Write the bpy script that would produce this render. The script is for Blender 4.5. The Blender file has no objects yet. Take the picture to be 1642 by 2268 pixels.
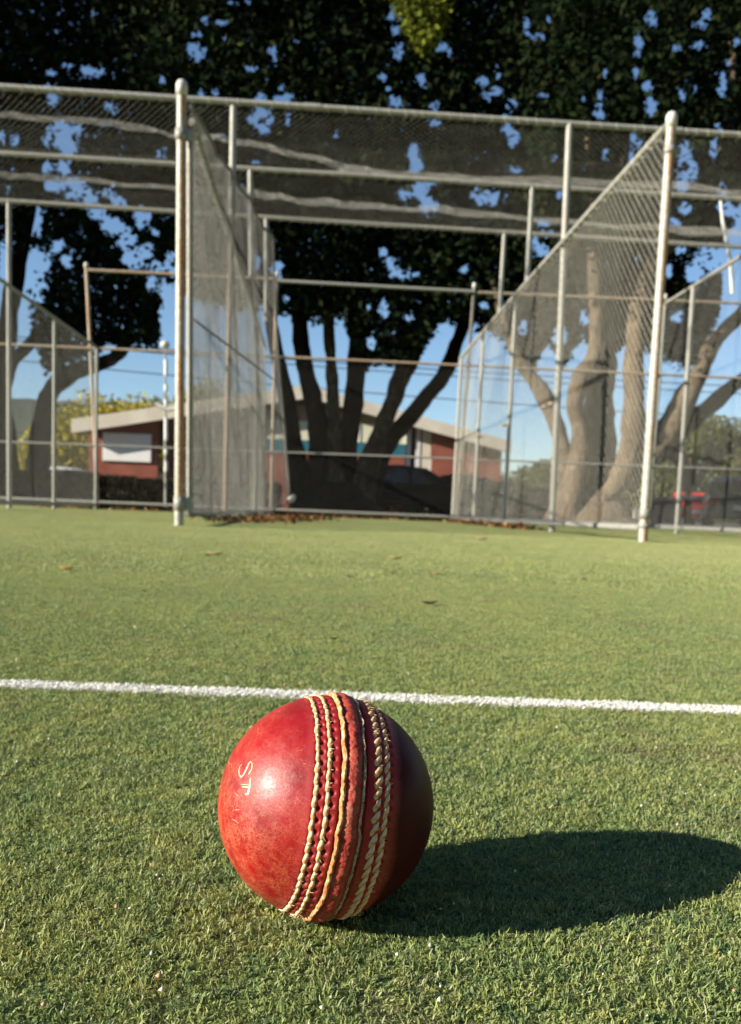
import bpy, math, random
import numpy as np
from mathutils import Vector, Matrix, noise

random.seed(7)
rng = np.random.default_rng(11)
S = bpy.context.scene
COL = S.collection
PI = math.pi

# ------------------------------------------------------------------ camera
F_PX, CY_PX, YAW, PITCH, ROLL, CAM_H = 1837.0, 1292.4, 0.0589, 0.0881, 0.0368, 0.1322   # measured on a 1642 x 2268 view
def cam_axes():
    f = Vector((math.sin(YAW)*math.cos(PITCH), math.cos(YAW)*math.cos(PITCH), -math.sin(PITCH)))
    r0 = Vector((math.cos(YAW), -math.sin(YAW), 0)); u0 = r0.cross(f)
    r = math.cos(ROLL)*r0 + math.sin(ROLL)*u0
    return r, r.cross(f), f
RX, UX, FX = cam_axes()
cam = bpy.data.cameras.new('camera'); camo = bpy.data.objects.new('camera', cam); COL.objects.link(camo)
camo.matrix_world = Matrix(((RX.x, UX.x, -FX.x, 0), (RX.y, UX.y, -FX.y, 0), (RX.z, UX.z, -FX.z, CAM_H), (0, 0, 0, 1)))
cam.sensor_fit = 'VERTICAL'; cam.sensor_height = 36.0; cam.sensor_width = 26.06
cam.lens = 36.0*F_PX/2268.0
cam.shift_y = (CY_PX-1134.0)/2268.0
cam.clip_start = 0.01; cam.clip_end = 2000
cam.dof.use_dof = True; cam.dof.focus_distance = 0.243; cam.dof.aperture_fstop = 25.0
S.camera = camo

# ------------------------------------------------------------------ light
EL, AZ = math.radians(22.3), math.radians(16.3)
SUN = Vector((-math.cos(AZ)*math.cos(EL), -math.sin(AZ)*math.cos(EL), math.sin(EL)))   # towards the sun
w = bpy.data.worlds.new('World'); S.world = w; w.use_nodes = True
nt = w.node_tree; nt.nodes.clear()
sky = nt.nodes.new('ShaderNodeTexSky'); sky.sky_type = 'NISHITA'; sky.sun_disc = False
sky.sun_elevation = EL; sky.sun_rotation = math.atan2(SUN.x, SUN.y)
sky.altitude = 0; sky.air_density = 1.0; sky.dust_density = 0.0; sky.ozone_density = 3.5
bg = nt.nodes.new('ShaderNodeBackground'); bg.inputs['Strength'].default_value = 0.080
wo = nt.nodes.new('ShaderNodeOutputWorld')
nt.links.new(sky.outputs[0], bg.inputs[0]); nt.links.new(bg.outputs[0], wo.inputs[0])
sl = bpy.data.lights.new('sun', 'SUN'); sl.energy = 5.0; sl.angle = math.radians(0.5); sl.color = (1.0, 0.93, 0.80)
so = bpy.data.objects.new('sun', sl); COL.objects.link(so); so.rotation_mode = 'QUATERNION'
so.rotation_quaternion = SUN.to_track_quat('Z', 'Y'); so.location = (0, 0, 30)
vs = S.view_settings; vs.view_transform = 'Standard'; vs.look = 'None'; vs.exposure = 1.0; vs.gamma = 1.0; vs.use_curve_mapping = False

# ------------------------------------------------------------------ helpers
def ray(x, y):
    return FX + RX*((x-821.0)/F_PX) + UX*((CY_PX-y)/F_PX)
def at(x, y, Y):                      # point at real distance Y in front of the camera
    d = ray(x, y); return Vector((0, 0, CAM_H)) + d*(Y/d.y)
def gnd(x, y, z=0.0):
    d = ray(x, y); return Vector((0, 0, CAM_H)) + d*((z-CAM_H)/d.z)
def project(P):                       # numpy, n x 3 -> measured view
    v = P - np.array([0, 0, CAM_H]); z = v @ np.array(FX)
    return 821+F_PX*(v @ np.array(RX))/z, CY_PX-F_PX*(v @ np.array(UX))/z

def tag(o, label=None, cat=None, group=None, kind=None):
    if label: o['label'] = label
    if cat: o['category'] = cat
    if group: o['group'] = group
    if kind: o['kind'] = kind
    return o
def empty(name, loc, label, cat, group=None):
    o = bpy.data.objects.new(name, None); COL.objects.link(o); o.location = loc; o.empty_display_size = .1
    return tag(o, label, cat, group)
def link(name, me, mat, parent=None, smooth=True):
    o = bpy.data.objects.new(name, me); COL.objects.link(o)
    if mat is not None and not me.materials: me.materials.append(mat)
    if parent is not None:
        o.parent = parent; o.matrix_parent_inverse = Matrix.Translation(-Vector(parent.location))
    return o
def np_mesh(name, V, Fc, smooth=False):      # V n x 3, Fc m x k
    me = bpy.data.meshes.new(name); V = np.asarray(V, np.float32); Fc = np.asarray(Fc, np.int32)
    m, k = Fc.shape
    me.vertices.add(len(V)); me.vertices.foreach_set('co', V.ravel())
    me.loops.add(m*k); me.loops.foreach_set('vertex_index', Fc.ravel())
    me.polygons.add(m); me.polygons.foreach_set('loop_start', np.arange(0, m*k, k, dtype=np.int32))
    if smooth: me.polygons.foreach_set('use_smooth', np.ones(m, bool))
    me.update(calc_edges=True); me.validate()
    return me

class MB:
    """collects simple solids into one mesh"""
    def __init__(s): s.v = []; s.f = []; s.sm = []
    def add(s, vs, fs, smooth=False):
        b = len(s.v); s.v += [tuple(v) for v in vs]; s.f += [tuple(i+b for i in f) for f in fs]; s.sm += [smooth]*len(fs); return s
    def box(s, a, b, M=None, taper=None):
        (x0, y0, z0), (x1, y1, z1) = a, b
        vs = [Vector(p) for p in ((x0,y0,z0),(x1,y0,z0),(x1,y1,z0),(x0,y1,z0),(x0,y0,z1),(x1,y0,z1),(x1,y1,z1),(x0,y1,z1))]
        if M: vs = [M @ v for v in vs]
        return s.add(vs, [(0,3,2,1),(4,5,6,7),(0,1,5,4),(1,2,6,5),(2,3,7,6),(3,0,4,7)])
    def tube(s, pts, rad, n=10, cap=True, smooth=True, rough=0.0):
        pts = [Vector(p) for p in pts]
        if not hasattr(rad, '__len__'): rad = [rad]*len(pts)
        vs = []; fs = []; prev = None
        for i, p in enumerate(pts):
            t = (pts[min(i+1, len(pts)-1)]-pts[max(i-1, 0)]).normalized()
            a = t.cross(Vector((0, 1, 0.05))) if prev is None else t.cross(prev)
            if a.length < 1e-4: a = t.cross(Vector((1, 0, 0)))
            a.normalize(); b = t.cross(a); prev = -b if prev is None else prev
            b = a.cross(t); prev = b
            for k in range(n):
                q = 2*PI*k/n; r = rad[i]
                d = a*math.cos(q)+b*math.sin(q)
                if rough: r *= 1+rough*noise.noise((p+d*r)*2.2)+rough*.5*noise.noise((p+d*r)*6)
                vs.append(p+d*r)
        for i in range(len(pts)-1):
            for k in range(n):
                fs.append((i*n+k, i*n+(k+1) % n, (i+1)*n+(k+1) % n, (i+1)*n+k))
        s.add(vs, fs, smooth)
        if cap:
            s.add(vs[:n], [tuple(range(n))[::-1]]); s.add(vs[-n:], [tuple(range(n))])
        return s
    def lathe(s, c, prof, n=16, axis=Vector((0,0,1)), smooth=True):
        c = Vector(c); ax = Vector(axis).normalized(); a = ax.orthogonal().normalized(); b = ax.cross(a)
        vs = [c+ax*z+(a*math.cos(2*PI*k/n)+b*math.sin(2*PI*k/n))*max(r, 1e-5) for r, z in prof for k in range(n)]
        fs = [(i*n+k, i*n+(k+1) % n, (i+1)*n+(k+1) % n, (i+1)*n+k) for i in range(len(prof)-1) for k in range(n)]
        return s.add(vs, fs, smooth)
    def prism(s, poly, y0, y1):              # poly in x,z extruded along y
        n = len(poly)
        vs = [(x, y0, z) for x, z in poly]+[(x, y1, z) for x, z in poly]
        return s.add(vs, [tuple(range(n)), tuple(range(2*n-1, n-1, -1))]+[(i, i+n, (i+1) % n+n, (i+1) % n) for i in range(n)])
    def build(s, name, mat, parent=None, bevel=0):
        me = bpy.data.meshes.new(name); me.from_pydata(s.v, [], s.f); me.polygons.foreach_set('use_smooth', s.sm); me.update()
        o = link(name, me, mat, parent)
        if bevel:
            m = o.modifiers.new('bevel', 'BEVEL'); m.width = bevel; m.segments = 2; m.limit_method = 'ANGLE'
        return o

# ------------------------------------------------------------------ materials
def mat(name, col=(.5,.5,.5), rough=.6, metal=0.0, spec=.5):
    m = bpy.data.materials.new(name); m.use_nodes = True
    b = m.node_tree.nodes['Principled BSDF']
    b.inputs['Base Color'].default_value = (*col, 1); b.inputs['Roughness'].default_value = rough
    b.inputs['Metallic'].default_value = metal; b.inputs['Specular IOR Level'].default_value = spec
    return m
class G:
    """small node-graph writer"""
    def __init__(s, m): s.m = m; s.t = m.node_tree; s.b = s.t.nodes['Principled BSDF']
    def n(s, ty, ins=None, **kw):
        nd = s.t.nodes.new(ty)
        for k, v in kw.items(): setattr(nd, k, v)
        for k, v in (ins or {}).items():
            if isinstance(v, bpy.types.NodeSocket): s.t.links.new(v, nd.inputs[k])
            else: nd.inputs[k].default_value = v
        return nd
    def coord(s, kind='Object'): return s.n('ShaderNodeTexCoord').outputs[kind]
    def pos(s): return s.n('ShaderNodeNewGeometry').outputs['Position']
    def noise(s, vec, scale, detail=3, rough=.5, dist=0.0):
        return s.n('ShaderNodeTexNoise', {'Vector': vec, 'Scale': scale, 'Detail': detail, 'Roughness': rough, 'Distortion': dist}).outputs['Fac']
    def ramp(s, fac, stops):
        r = s.n('ShaderNodeValToRGB', {'Fac': fac}); e = r.color_ramp.elements
        while len(e) < len(stops): e.new(.5)
        for el, (p, c) in zip(e, stops): el.position = p; el.color = (*c, 1) if len(c) == 3 else c
        return r.outputs['Color']
    def mix(s, f, a, b, mode='MIX'):
        nd = s.n('ShaderNodeMix', data_type='RGBA', blend_type=mode)
        for k, v in ((0, f), (6, a), (7, b)):
            if isinstance(v, bpy.types.NodeSocket): s.t.links.new(v, nd.inputs[k])
            elif k == 0: nd.inputs[0].default_value = v
            else: nd.inputs[k].default_value = (*v, 1)
        return nd.outputs[2]
    def math(s, op, a, b=0.0, c=0.0, clamp=False):
        nd = s.n('ShaderNodeMath', operation=op); nd.use_clamp = clamp
        for i, v in enumerate((a, b, c)):
            if isinstance(v, bpy.types.NodeSocket): s.t.links.new(v, nd.inputs[i])
            else: nd.inputs[i].default_value = v
        return nd.outputs[0]
    def mrange(s, v, a, b, c=0.0, d=1.0):
        return s.n('ShaderNodeMapRange', {'Value': v, 'From Min': a, 'From Max': b, 'To Min': c, 'To Max': d}).outputs[0]
    def set(s, k, v): s.t.links.new(v, s.b.inputs[k]); return s
    def bump(s, h, strength=.3, dist=.01):
        s.set('Normal', s.n('ShaderNodeBump', {'Height': h, 'Strength': strength, 'Distance': dist}).outputs[0]); return s

def noisy(name, c1, c2, scale=8, rough=.7, metal=0.0, bump=0.0, bd=.01, spec=.5, detail=5, coord='Object'):
    m = mat(name, c1, rough, metal, spec); g = G(m); v = g.coord(coord) if coord != 'pos' else g.pos()
    f = g.noise(v, scale, detail, .6)
    g.set('Base Color', g.ramp(f, [(.35, c1), (.68, c2)]))
    if bump: g.bump(f, bump, bd)
    return m
def galv(name, rust_lo=.6, rust_hi=.7, c=(.50,.49,.44), side=None):
    m = mat(name, c, .55, .15); g = G(m); p = g.pos()
    f = g.noise(p, 9, 6, .65); f2 = g.noise(p, 55, 4, .6)
    base = g.ramp(f2, [(.3, tuple(x*.72 for x in c)), (.7, tuple(min(1, x*1.18) for x in c))])
    sc = g.n('ShaderNodeMapping', {'Vector': p, 'Scale': (22, 22, 3.0)}).outputs[0]
    rn = g.noise(sc, 1.0, 6, .7)
    if side:                                   # weather side of the pole
        nx = g.n('ShaderNodeSeparateXYZ', {'Vector': g.n('ShaderNodeNewGeometry').outputs['Normal']}).outputs[0]
        rn = g.math('ADD', rn, g.math('MULTIPLY', g.mrange(nx, -.95, -.12, 0, 1), side))
    rm = g.mrange(rn, rust_lo, rust_hi)
    g.set('Base Color', g.mix(rm, base, g.ramp(f2, [(.3, (.28,.12,.05)), (.7, (.58,.34,.17))])))
    g.set('Roughness', g.mrange(f, .3, .7, .45, .75)); g.bump(f2, .12, .002)
    return m
M = {}
M['post'] = galv('painted_post', .80, .95, (.44,.43,.37), .42)
M['pipe'] = galv('galvanised_pipe', .62, .78, (.34,.33,.285))
M['rusty'] = galv('rusty_pipe', .42, .62, (.42,.38,.30))
M['wire'] = noisy('galvanised_wire', (.24,.23,.20), (.38,.37,.32), 14, .7, .0)
M['wire_new'] = noisy('bright_wire', (.36,.34,.28), (.54,.51,.43), 14, .7)
M['oldwire'] = noisy('weathered_back_wire', (.12,.11,.09), (.2,.18,.14), 14, .75)
M['twine'] = noisy('net_twine', (.22,.21,.18), (.36,.34,.29), 9, .95)
M['hem'] = noisy('net_hem', (.34,.32,.27), (.48,.46,.40), 7, .95)
M['drape'] = noisy('faded_net_cord', (.13,.128,.115), (.22,.21,.19), 5, .95)
M['cap'] = noisy('white_cap', (.56,.54,.48), (.68,.66,.60), 20, .5)
M['cable'] = mat('dark_cable', (.02,.02,.02), .7)
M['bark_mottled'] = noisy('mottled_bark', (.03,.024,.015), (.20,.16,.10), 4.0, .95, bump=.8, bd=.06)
M['bark_shade'] = noisy('grey_brown_bark', (.012,.010,.007), (.042,.033,.022), 3.0, .95, bump=.8, bd=.06)
M['bark_pale'] = noisy('pale_bark', (.10,.075,.048), (.29,.215,.14), 2.6, .95, bump=.7, bd=.05)
M['brick'] = noisy('red_brick', (.23,.060,.036), (.31,.095,.058), 1.2, .9)
M['fascia'] = noisy('cream_fascia', (.62,.55,.43), (.76,.69,.56), 1.0, .7)
M['infill'] = noisy('beige_infill', (.26,.20,.13), (.34,.27,.18), 1.0, .8)
M['cream'] = mat('cream_panel', (.72,.70,.52), .6)
M['teal'] = mat('teal_panel', (.02,.14,.19), .5)
M['whitepaint'] = noisy('white_paint', (.70,.69,.66), (.82,.81,.78), 2, .6)
M['roofing'] = noisy('grey_roofing', (.14,.13,.12), (.2,.19,.17), 1, .9)
M['glass'] = mat('dark_glass', (.015,.02,.025), .08)
M['rubber'] = mat('black_rubber', (.015,.015,.015), .8)
M['carred'] = mat('red_car_paint', (.62,.02,.02), .3); M['cardark'] = mat('slate_car_paint', (.035,.045,.065), .25)
M['carwhite'] = mat('white_car_paint', (.7,.7,.7), .3); M['carblack'] = mat('black_car_paint', (.008,.008,.010), .7, 0, .2)
M['lamp_red'] = mat('red_lamp_glass', (.55,.02,.02), .15); M['lamp_clear'] = mat('clear_lamp_glass', (.8,.8,.78), .15)
M['leaf_litter_mat'] = noisy('leaf_litter', (.16,.07,.025), (.42,.24,.10), 30, .9)
M['pinkwall'] = noisy('pink_block', (.34,.17,.13), (.44,.24,.19), 2, .9)

def bark(name, c1, c2, c3):
    m = mat(name, c1, .95, 0, .1); g = G(m); p = g.pos()
    st = g.n('ShaderNodeMapping', {'Vector': p, 'Scale': (1, 1, .28)}).outputs[0]
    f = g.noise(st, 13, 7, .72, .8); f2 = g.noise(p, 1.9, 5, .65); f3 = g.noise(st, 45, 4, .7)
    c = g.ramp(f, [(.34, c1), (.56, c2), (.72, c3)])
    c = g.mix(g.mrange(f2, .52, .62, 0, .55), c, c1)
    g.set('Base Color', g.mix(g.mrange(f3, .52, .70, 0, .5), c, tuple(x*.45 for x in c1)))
    g.bump(g.math('ADD', f, g.math('MULTIPLY', f3, .4)), .9, .09); return m
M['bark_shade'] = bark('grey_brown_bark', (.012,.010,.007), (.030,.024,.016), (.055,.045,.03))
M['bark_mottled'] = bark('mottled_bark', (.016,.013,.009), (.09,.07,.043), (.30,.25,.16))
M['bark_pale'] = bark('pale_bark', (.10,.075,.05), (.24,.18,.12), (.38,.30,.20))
def leaf_mat(name):
    m = mat(name, (.03,.05,.015), .9, 0, .05); g = G(m)
    a = g.n('ShaderNodeAttribute', attribute_name='tint').outputs['Color']
    g.set('Base Color', a)
    tr = g.n('ShaderNodeBsdfTranslucent', {'Color': a}); mx = g.n('ShaderNodeMixShader', {'Fac': .10})
    g.t.links.new(g.b.outputs[0], mx.inputs[1]); g.t.links.new(tr.outputs[0], mx.inputs[2])
    out = [n for n in g.t.nodes if n.type == 'OUTPUT_MATERIAL'][0]; g.t.links.new(mx.outputs[0], out.inputs['Surface'])
    return m
M['leaf'] = leaf_mat('foliage')

# white line on the turf: two points measured, 27 mm wide
LA, LB = Vector((-.2224, .5846, 0)), Vector((.297, .5568, 0)); LD = (LB-LA).normalized(); LN = Vector((-LD.y, LD.x, 0)); LW = .0200
def turf_mat(name, fibre=True):
    m = mat(name, (.1,.16,.05), .55 if fibre else .95, 0, .35); g = G(m); p = g.pos()
    big = g.noise(p, 3.2, 4, .6); mid = g.noise(p, 26, 4, .6); sml = g.noise(p, 160, 3, .6)
    yel = (.385,.405,.120); grn = (.225,.312,.094); blu = (.058,.165,.072)
    c = g.mix(g.mrange(mid, .38, .62), grn, yel)
    c = g.mix(g.mrange(g.math('ADD', sml, g.math('MULTIPLY', big, .55)), .72, .98), c, blu)
    if fibre:
        r = g.n('ShaderNodeAttribute', attribute_name='rnd').outputs['Fac']
        c = g.mix(g.mrange(r, .0, 1.0, 0, .55), c, (.46,.48,.18))
        c = g.mix(g.mrange(r, .93, .95), c, (.50,.47,.30))
        c = g.mix(g.mrange(r, .04, .02), c, (.05,.10,.035))
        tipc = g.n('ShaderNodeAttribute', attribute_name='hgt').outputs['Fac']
        c = g.mix(g.mrange(tipc, 0, .45, .5, 0), c, (.035,.055,.02))      # shade deep in the pile painted in, darkest at the fibre roots
    else:
        c = g.mix(.35, c, (.10,.13,.05))
    # sandy wear in the near foreground and trampled browner patches
    wear = g.mrange(g.noise(p, 7, 5, .7), .54, .68, 0, .5)
    c = g.mix(wear, c, (.27,.22,.12))
    # pile turns paler and yellower towards the nets
    yy = g.n('ShaderNodeSeparateXYZ', {'Vector': p}).outputs[1]
    bl = g.math('MULTIPLY', g.mrange(yy, .6, 3.0), g.mrange(g.noise(p, 1.1, 4, .6), .3, .7, .18, .55))
    c = g.mix(bl, c, (.51,.495,.23))
    # paint of the line
    d = g.n('ShaderNodeVectorMath', {0: p, 1: tuple(LA)}, operation='SUBTRACT').outputs[0]
    dist = g.n('ShaderNodeVectorMath', {0: d, 1: tuple(LN)}, operation='DOT_PRODUCT').outputs['Value']
    edge = g.math('ADD', g.math('ABSOLUTE', dist), g.math('MULTIPLY', g.math('SUBTRACT', g.noise(p, 230, 3, .7), .5), .006))
    ln = g.math('LESS_THAN', edge, LW/2)
    fade = g.mrange(g.noise(p, 300, 3, .7), .30, .38)
    c = g.mix(g.math('MULTIPLY', ln, fade), c, (.86,.84,.76))
    g.set('Base Color', c)
    if fibre:
        tr = g.n('ShaderNodeBsdfTranslucent', {'Color': c}); mx = g.n('ShaderNodeMixShader', {'Fac': .30})
        g.t.links.new(g.b.outputs[0], mx.inputs[1]); g.t.links.new(tr.outputs[0], mx.inputs[2])
        out = [n for n in g.t.nodes if n.type == 'OUTPUT_MATERIAL'][0]; g.t.links.new(mx.outputs[0], out.inputs['Surface'])
    return m
M['turf'] = turf_mat('turf_fibre'); M['turf_base'] = turf_mat('turf_backing', False)

# ------------------------------------------------------------------ ground
def sheet(name, x0, x1, y0, y1, z, m, nx=1, ny=1):
    b = MB(); vs = [(x0+(x1-x0)*i/nx, y0+(y1-y0)*j/ny, z) for j in range(ny+1) for i in range(nx+1)]
    b.add(vs, [(j*(nx+1)+i, j*(nx+1)+i+1, (j+1)*(nx+1)+i+1, (j+1)*(nx+1)+i) for j in range(ny) for i in range(nx)])
    o = b.build(name, m); o['kind'] = 'structure'; return o
M['earth'] = noisy('bare_earth', (.055,.042,.026), (.12,.09,.055), .9, .95, bump=.3, bd=.03, coord='pos')
M['asphalt'] = noisy('asphalt', (.04,.04,.04), (.065,.063,.06), 3, .9, coord='pos')
sheet('ground', -700, 700, -60, 1400, -.012, M['earth'])
sheet('car_park_surface', -60, 80, 21, 37, -.008, M['asphalt'])
sheet('turf', -14, 16, -4, 13.4, 0.0, M['turf_base'])

def fibre_tile(name, size, tufts, per, width, hmin, hmax, lean, seed):
    """one patch of curled synthetic grass fibres; ribbons of three segments"""
    r = np.random.default_rng(seed)
    g = int(math.sqrt(tufts)); ij = np.stack(np.meshgrid(np.arange(g), np.arange(g)), -1).reshape(-1, 2)
    c = (ij+.5+r.uniform(-.42, .42, ij.shape))/g*size-size/2
    # clumpy pile: some tufts flattened, some higher
    hs = np.array([noise.noise(Vector((x/size*9+seed, y/size*9, 0))) for x, y in c])
    c = np.repeat(c, per, 0); hs = np.repeat(hs, per); n = len(c)
    c = c+r.normal(0, size/g*.28, c.shape)
    h = r.uniform(hmin, hmax, n)*(1+.55*hs)
    az = r.uniform(0, 2*PI, n); ln = r.uniform(.2, lean, n); d = np.stack([np.cos(az), np.sin(az)], -1)
    tw = az+PI/2+r.normal(0, .6, n); wv = np.stack([np.cos(tw), np.sin(tw), r.normal(0, .3, n)], -1)*width/2*r.uniform(.6, 1.3, n)[:, None]
    P = []
    curl = r.normal(0, 1.25, n)
    fine = np.array([noise.noise(Vector((x*420+seed, y*420, 5))) for x, y in c[::per]]); h = h*(1+.5*np.repeat(fine, per))
    px = c.copy(); pz = np.zeros(n)
    for k in range(4):
        wk = (1, 1, .85, .35)[k]
        b = np.concatenate([px, pz[:, None]], 1)
        P.append(b-wv*wk); P.append(b+wv*wk)
        a2 = az+curl*k; L = h/3
        incl = np.clip(ln*(k+1)/2.0, 0, 1.9)
        px = px+np.stack([np.cos(a2), np.sin(a2)], -1)*(L*np.sin(incl))[:, None]; pz = np.maximum(pz+L*np.cos(incl), .0002)
    V = np.stack(P, 1).reshape(-1, 3); base = np.arange(n)*8
    Fs = np.concatenate([np.stack([base+2*k, base+2*k+1, base+2*k+3, base+2*k+2], -1) for k in range(3)])
    me = np_mesh(name, V, Fs, True)
    a = me.attributes.new('rnd', 'FLOAT', 'POINT'); a.data.foreach_set('value', np.repeat(r.random(n), 8).astype(np.float32))
    a = me.attributes.new('hgt', 'FLOAT', 'POINT'); a.data.foreach_set('value', np.tile(np.array([0,0,.4,.4,.8,.8,1,1], np.float32), n))
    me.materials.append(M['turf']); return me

def scatter_tiles(name, tiles, pts, label):
    """one object: the tiles laid over the points by geometry nodes"""
    tc = bpy.data.collections.new(name+'_tiles')
    for k, me in enumerate(tiles): tc.objects.link(bpy.data.objects.new(f'{name}_tile', me))
    me = bpy.data.meshes.new(name); me.from_pydata(pts, [], []); o = link(name, me, None)
    a = me.attributes.new('turn', 'FLOAT', 'POINT'); a.data.foreach_set('value', [random.choice((0, PI/2, PI, 3*PI/2))+random.uniform(-.12, .12) for _ in pts])
    a = me.attributes.new('pick', 'INT', 'POINT'); a.data.foreach_set('value', [random.randrange(len(tiles)) for _ in pts])
    ng = bpy.data.node_groups.new(name, 'GeometryNodeTree')
    ng.interface.new_socket('Geometry', in_out='INPUT', socket_type='NodeSocketGeometry'); ng.interface.new_socket('Geometry', in_out='OUTPUT', socket_type='NodeSocketGeometry')
    N = ng.nodes; L = ng.links
    gi = N.new('NodeGroupInput'); go = N.new('NodeGroupOutput'); ip = N.new('GeometryNodeInstanceOnPoints')
    ci = N.new('GeometryNodeCollectionInfo'); ci.inputs['Collection'].default_value = tc; ci.inputs['Separate Children'].default_value = True; ci.inputs['Reset Children'].default_value = True
    at1 = N.new('GeometryNodeInputNamedAttribute'); at1.data_type = 'FLOAT'; at1.inputs['Name'].default_value = 'turn'
    at2 = N.new('GeometryNodeInputNamedAttribute'); at2.data_type = 'INT'; at2.inputs['Name'].default_value = 'pick'
    cx = N.new('ShaderNodeCombineXYZ'); L.new(at1.outputs[0], cx.inputs[2])
    ip.inputs['Pick Instance'].default_value = True
    L.new(gi.outputs[0], ip.inputs['Points']); L.new(ci.outputs[0], ip.inputs['Instance']); L.new(at2.outputs[0], ip.inputs['Instance Index'])
    L.new(cx.outputs[0], ip.inputs['Rotation']); L.new(ip.outputs[0], go.inputs[0])
    md = o.modifiers.new('tiles', 'NODES'); md.node_group = ng
    tag(o, label, kind='stuff'); return o
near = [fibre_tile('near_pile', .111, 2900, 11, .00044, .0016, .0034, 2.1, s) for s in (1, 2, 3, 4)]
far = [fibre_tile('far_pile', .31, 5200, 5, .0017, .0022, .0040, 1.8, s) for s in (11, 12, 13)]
pts = []
T = .1; y = .12
while y < 1.55:
    hw = .62*y+.16; x = -hw
    while x < hw+.05: pts.append((round(x/T)*T+random.uniform(-.004, .004), y+random.uniform(-.004, .004), 0)); x += T
    y += T
scatter_tiles('turf_fibres', near, pts, 'curly green synthetic grass fibres around the ball')
pts = []; T = .29; y = 1.55+T/2-.05
while y < 12.6:
    hw = .60*y+.5; x = -hw
    while x < hw: pts.append((x+random.uniform(-.01, .01), y, 0)); x += T
    y += T
scatter_tiles('distant_turf_fibres', far, pts, 'short green synthetic turf pile running back to the nets')

# painted line: stiff paint-clogged fibres
def line_mesh():
    r = np.random.default_rng(5); n = 30000
    u = np.where(r.random(n) < .8, r.uniform(-.15, .70, n), r.uniform(-1.6, 2.2, n)); v = (r.uniform(-1, 1, n))*LW/2*(1+.12*np.sin(u*90)+.10*r.normal(size=n))
    c = np.array(LA)[None, :2]+u[:, None]*np.array(LD)[None, :2]+v[:, None]*np.array(LN)[None, :2]
    h = r.uniform(.0022, .0040, n); az = r.uniform(0, 2*PI, n); tw = az+PI/2
    wv = np.stack([np.cos(tw), np.sin(tw), np.zeros(n)], -1)*.00042
    b = np.concatenate([c, np.zeros((n, 1))], 1); d = np.stack([np.cos(az), np.sin(az), np.zeros(n)], -1)
    mid = b+d*(h*.25)[:, None]+np.array([0, 0, 1])*(h*.6)[:, None]; top = b+d*(h*.8)[:, None]+np.array([0, 0, 1])*(h*.85)[:, None]
    V = np.stack([b-wv, b+wv, mid-wv, mid+wv, top-wv*.5, top+wv*.5], 1).reshape(-1, 3); k = np.arange(n)*6
    return np_mesh('white_line', V, np.concatenate([np.stack([k, k+1, k+3, k+2], -1), np.stack([k+2, k+3, k+5, k+4], -1)]), True)
M['linepaint'] = noisy('line_paint', (.78,.76,.68), (.90,.88,.82), 120, .8)
o = link('white_line', line_mesh(), M['linepaint']); o['kind'] = 'structure'

# ------------------------------------------------------------------ cricket ball
BR = .0352
BC = Vector((.0038, .2660, .0355))
dv = (BC-Vector((0, 0, CAM_H))).normalized(); toC = -dv
br = (RX-RX.dot(dv)*dv).normalized(); bu = br.cross(dv)
tl = math.radians(5.5); a0 = math.radians(12.4)
perp = math.cos(tl)*br-math.sin(tl)*bu; tt = math.sin(tl)*br+math.cos(tl)*bu
nz = (math.cos(a0)*perp-math.sin(a0)*toC).normalized()         # seam axis
nx = (math.sin(a0)*perp+math.cos(a0)*toC).normalized()         # seam centre facing the camera
ny = nz.cross(nx)
BM = Matrix(((nx.x, ny.x, nz.x, BC.x), (nx.y, ny.y, nz.y, BC.y), (nx.z, ny.z, nz.z, BC.z), (0, 0, 0, 1)))
ball = empty('cricket_ball', BC, 'worn red leather cricket ball with cream stitching, casting a long shadow on the turf', 'cricket ball')
ball.matrix_world = BM
def bpart(name, me, m, parent=None):
    o = bpy.data.objects.new(name, me); COL.objects.link(o); o.parent = parent or ball
    if m and not me.materials: me.materials.append(m)
    return o
NST = 64
ROWS = {'a': -18.0, 'b': -12.2, 'c': -5.0, 'd': 4.9, 'e': 12.4, 'f': 17.6}
def smooth(x, a, b):
    t = np.clip((x-a)/(b-a), 0, 1); return t*t*(3-2*t)
def ball_radius(la, lo):             # la, lo degrees / radians arrays
    r = np.full_like(la, BR)
    A = np.abs(la)
    r = r+.00022*smooth(24-A, 0, 6)                          # welt beside the seam
    for k, w in (('a', 1.0), ('b', 1.1), ('e', 1.1), ('f', 1.0)):     # stitch channels
        r = r-.00055*np.exp(-((la-ROWS[k])/w)**2)
    for k, ph in (('a', 0.0), ('b', .4), ('e', .2), ('f', .7)):   # needle holes pulled open next to each stitch
        t = (lo/(2*PI)*NST+ph) % 1.0-.5
        r = r-.0016*np.exp(-(t/.19)**2-((la-ROWS[k]-2.0)/1.15)**2)
    r = r-.0011*np.exp(-((la-6.3)/.7)**2)-.0009*np.exp(-((la+6.3)/.6)**2)
    return r
las = np.unique(np.concatenate([np.linspace(-90, -24, 60), np.linspace(-24, 24, 200), np.linspace(24, 90, 60)]))
las = las[1:-1]; los = np.linspace(0, 2*PI, 640, endpoint=False)
LA_, LO_ = np.meshgrid(las, los, indexing='ij'); R_ = ball_radius(LA_, LO_)
lr = np.radians(LA_); V = np.stack([R_*np.cos(lr)*np.cos(LO_), R_*np.cos(lr)*np.sin(LO_), R_*np.sin(lr)], -1).reshape(-1, 3)
nl, no = LA_.shape; ii, jj = np.meshgrid(np.arange(nl-1), np.arange(no), indexing='ij')
q = np.stack([ii*no+jj, ii*no+(jj+1) % no, (ii+1)*no+(jj+1) % no, (ii+1)*no+jj], -1).reshape(-1, 4)
V = np.concatenate([V, [[0, 0, -BR], [0, 0, BR]]]); nb = nl*no
me = np_mesh('leather_cover', V, q, True)
import bmesh
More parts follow.
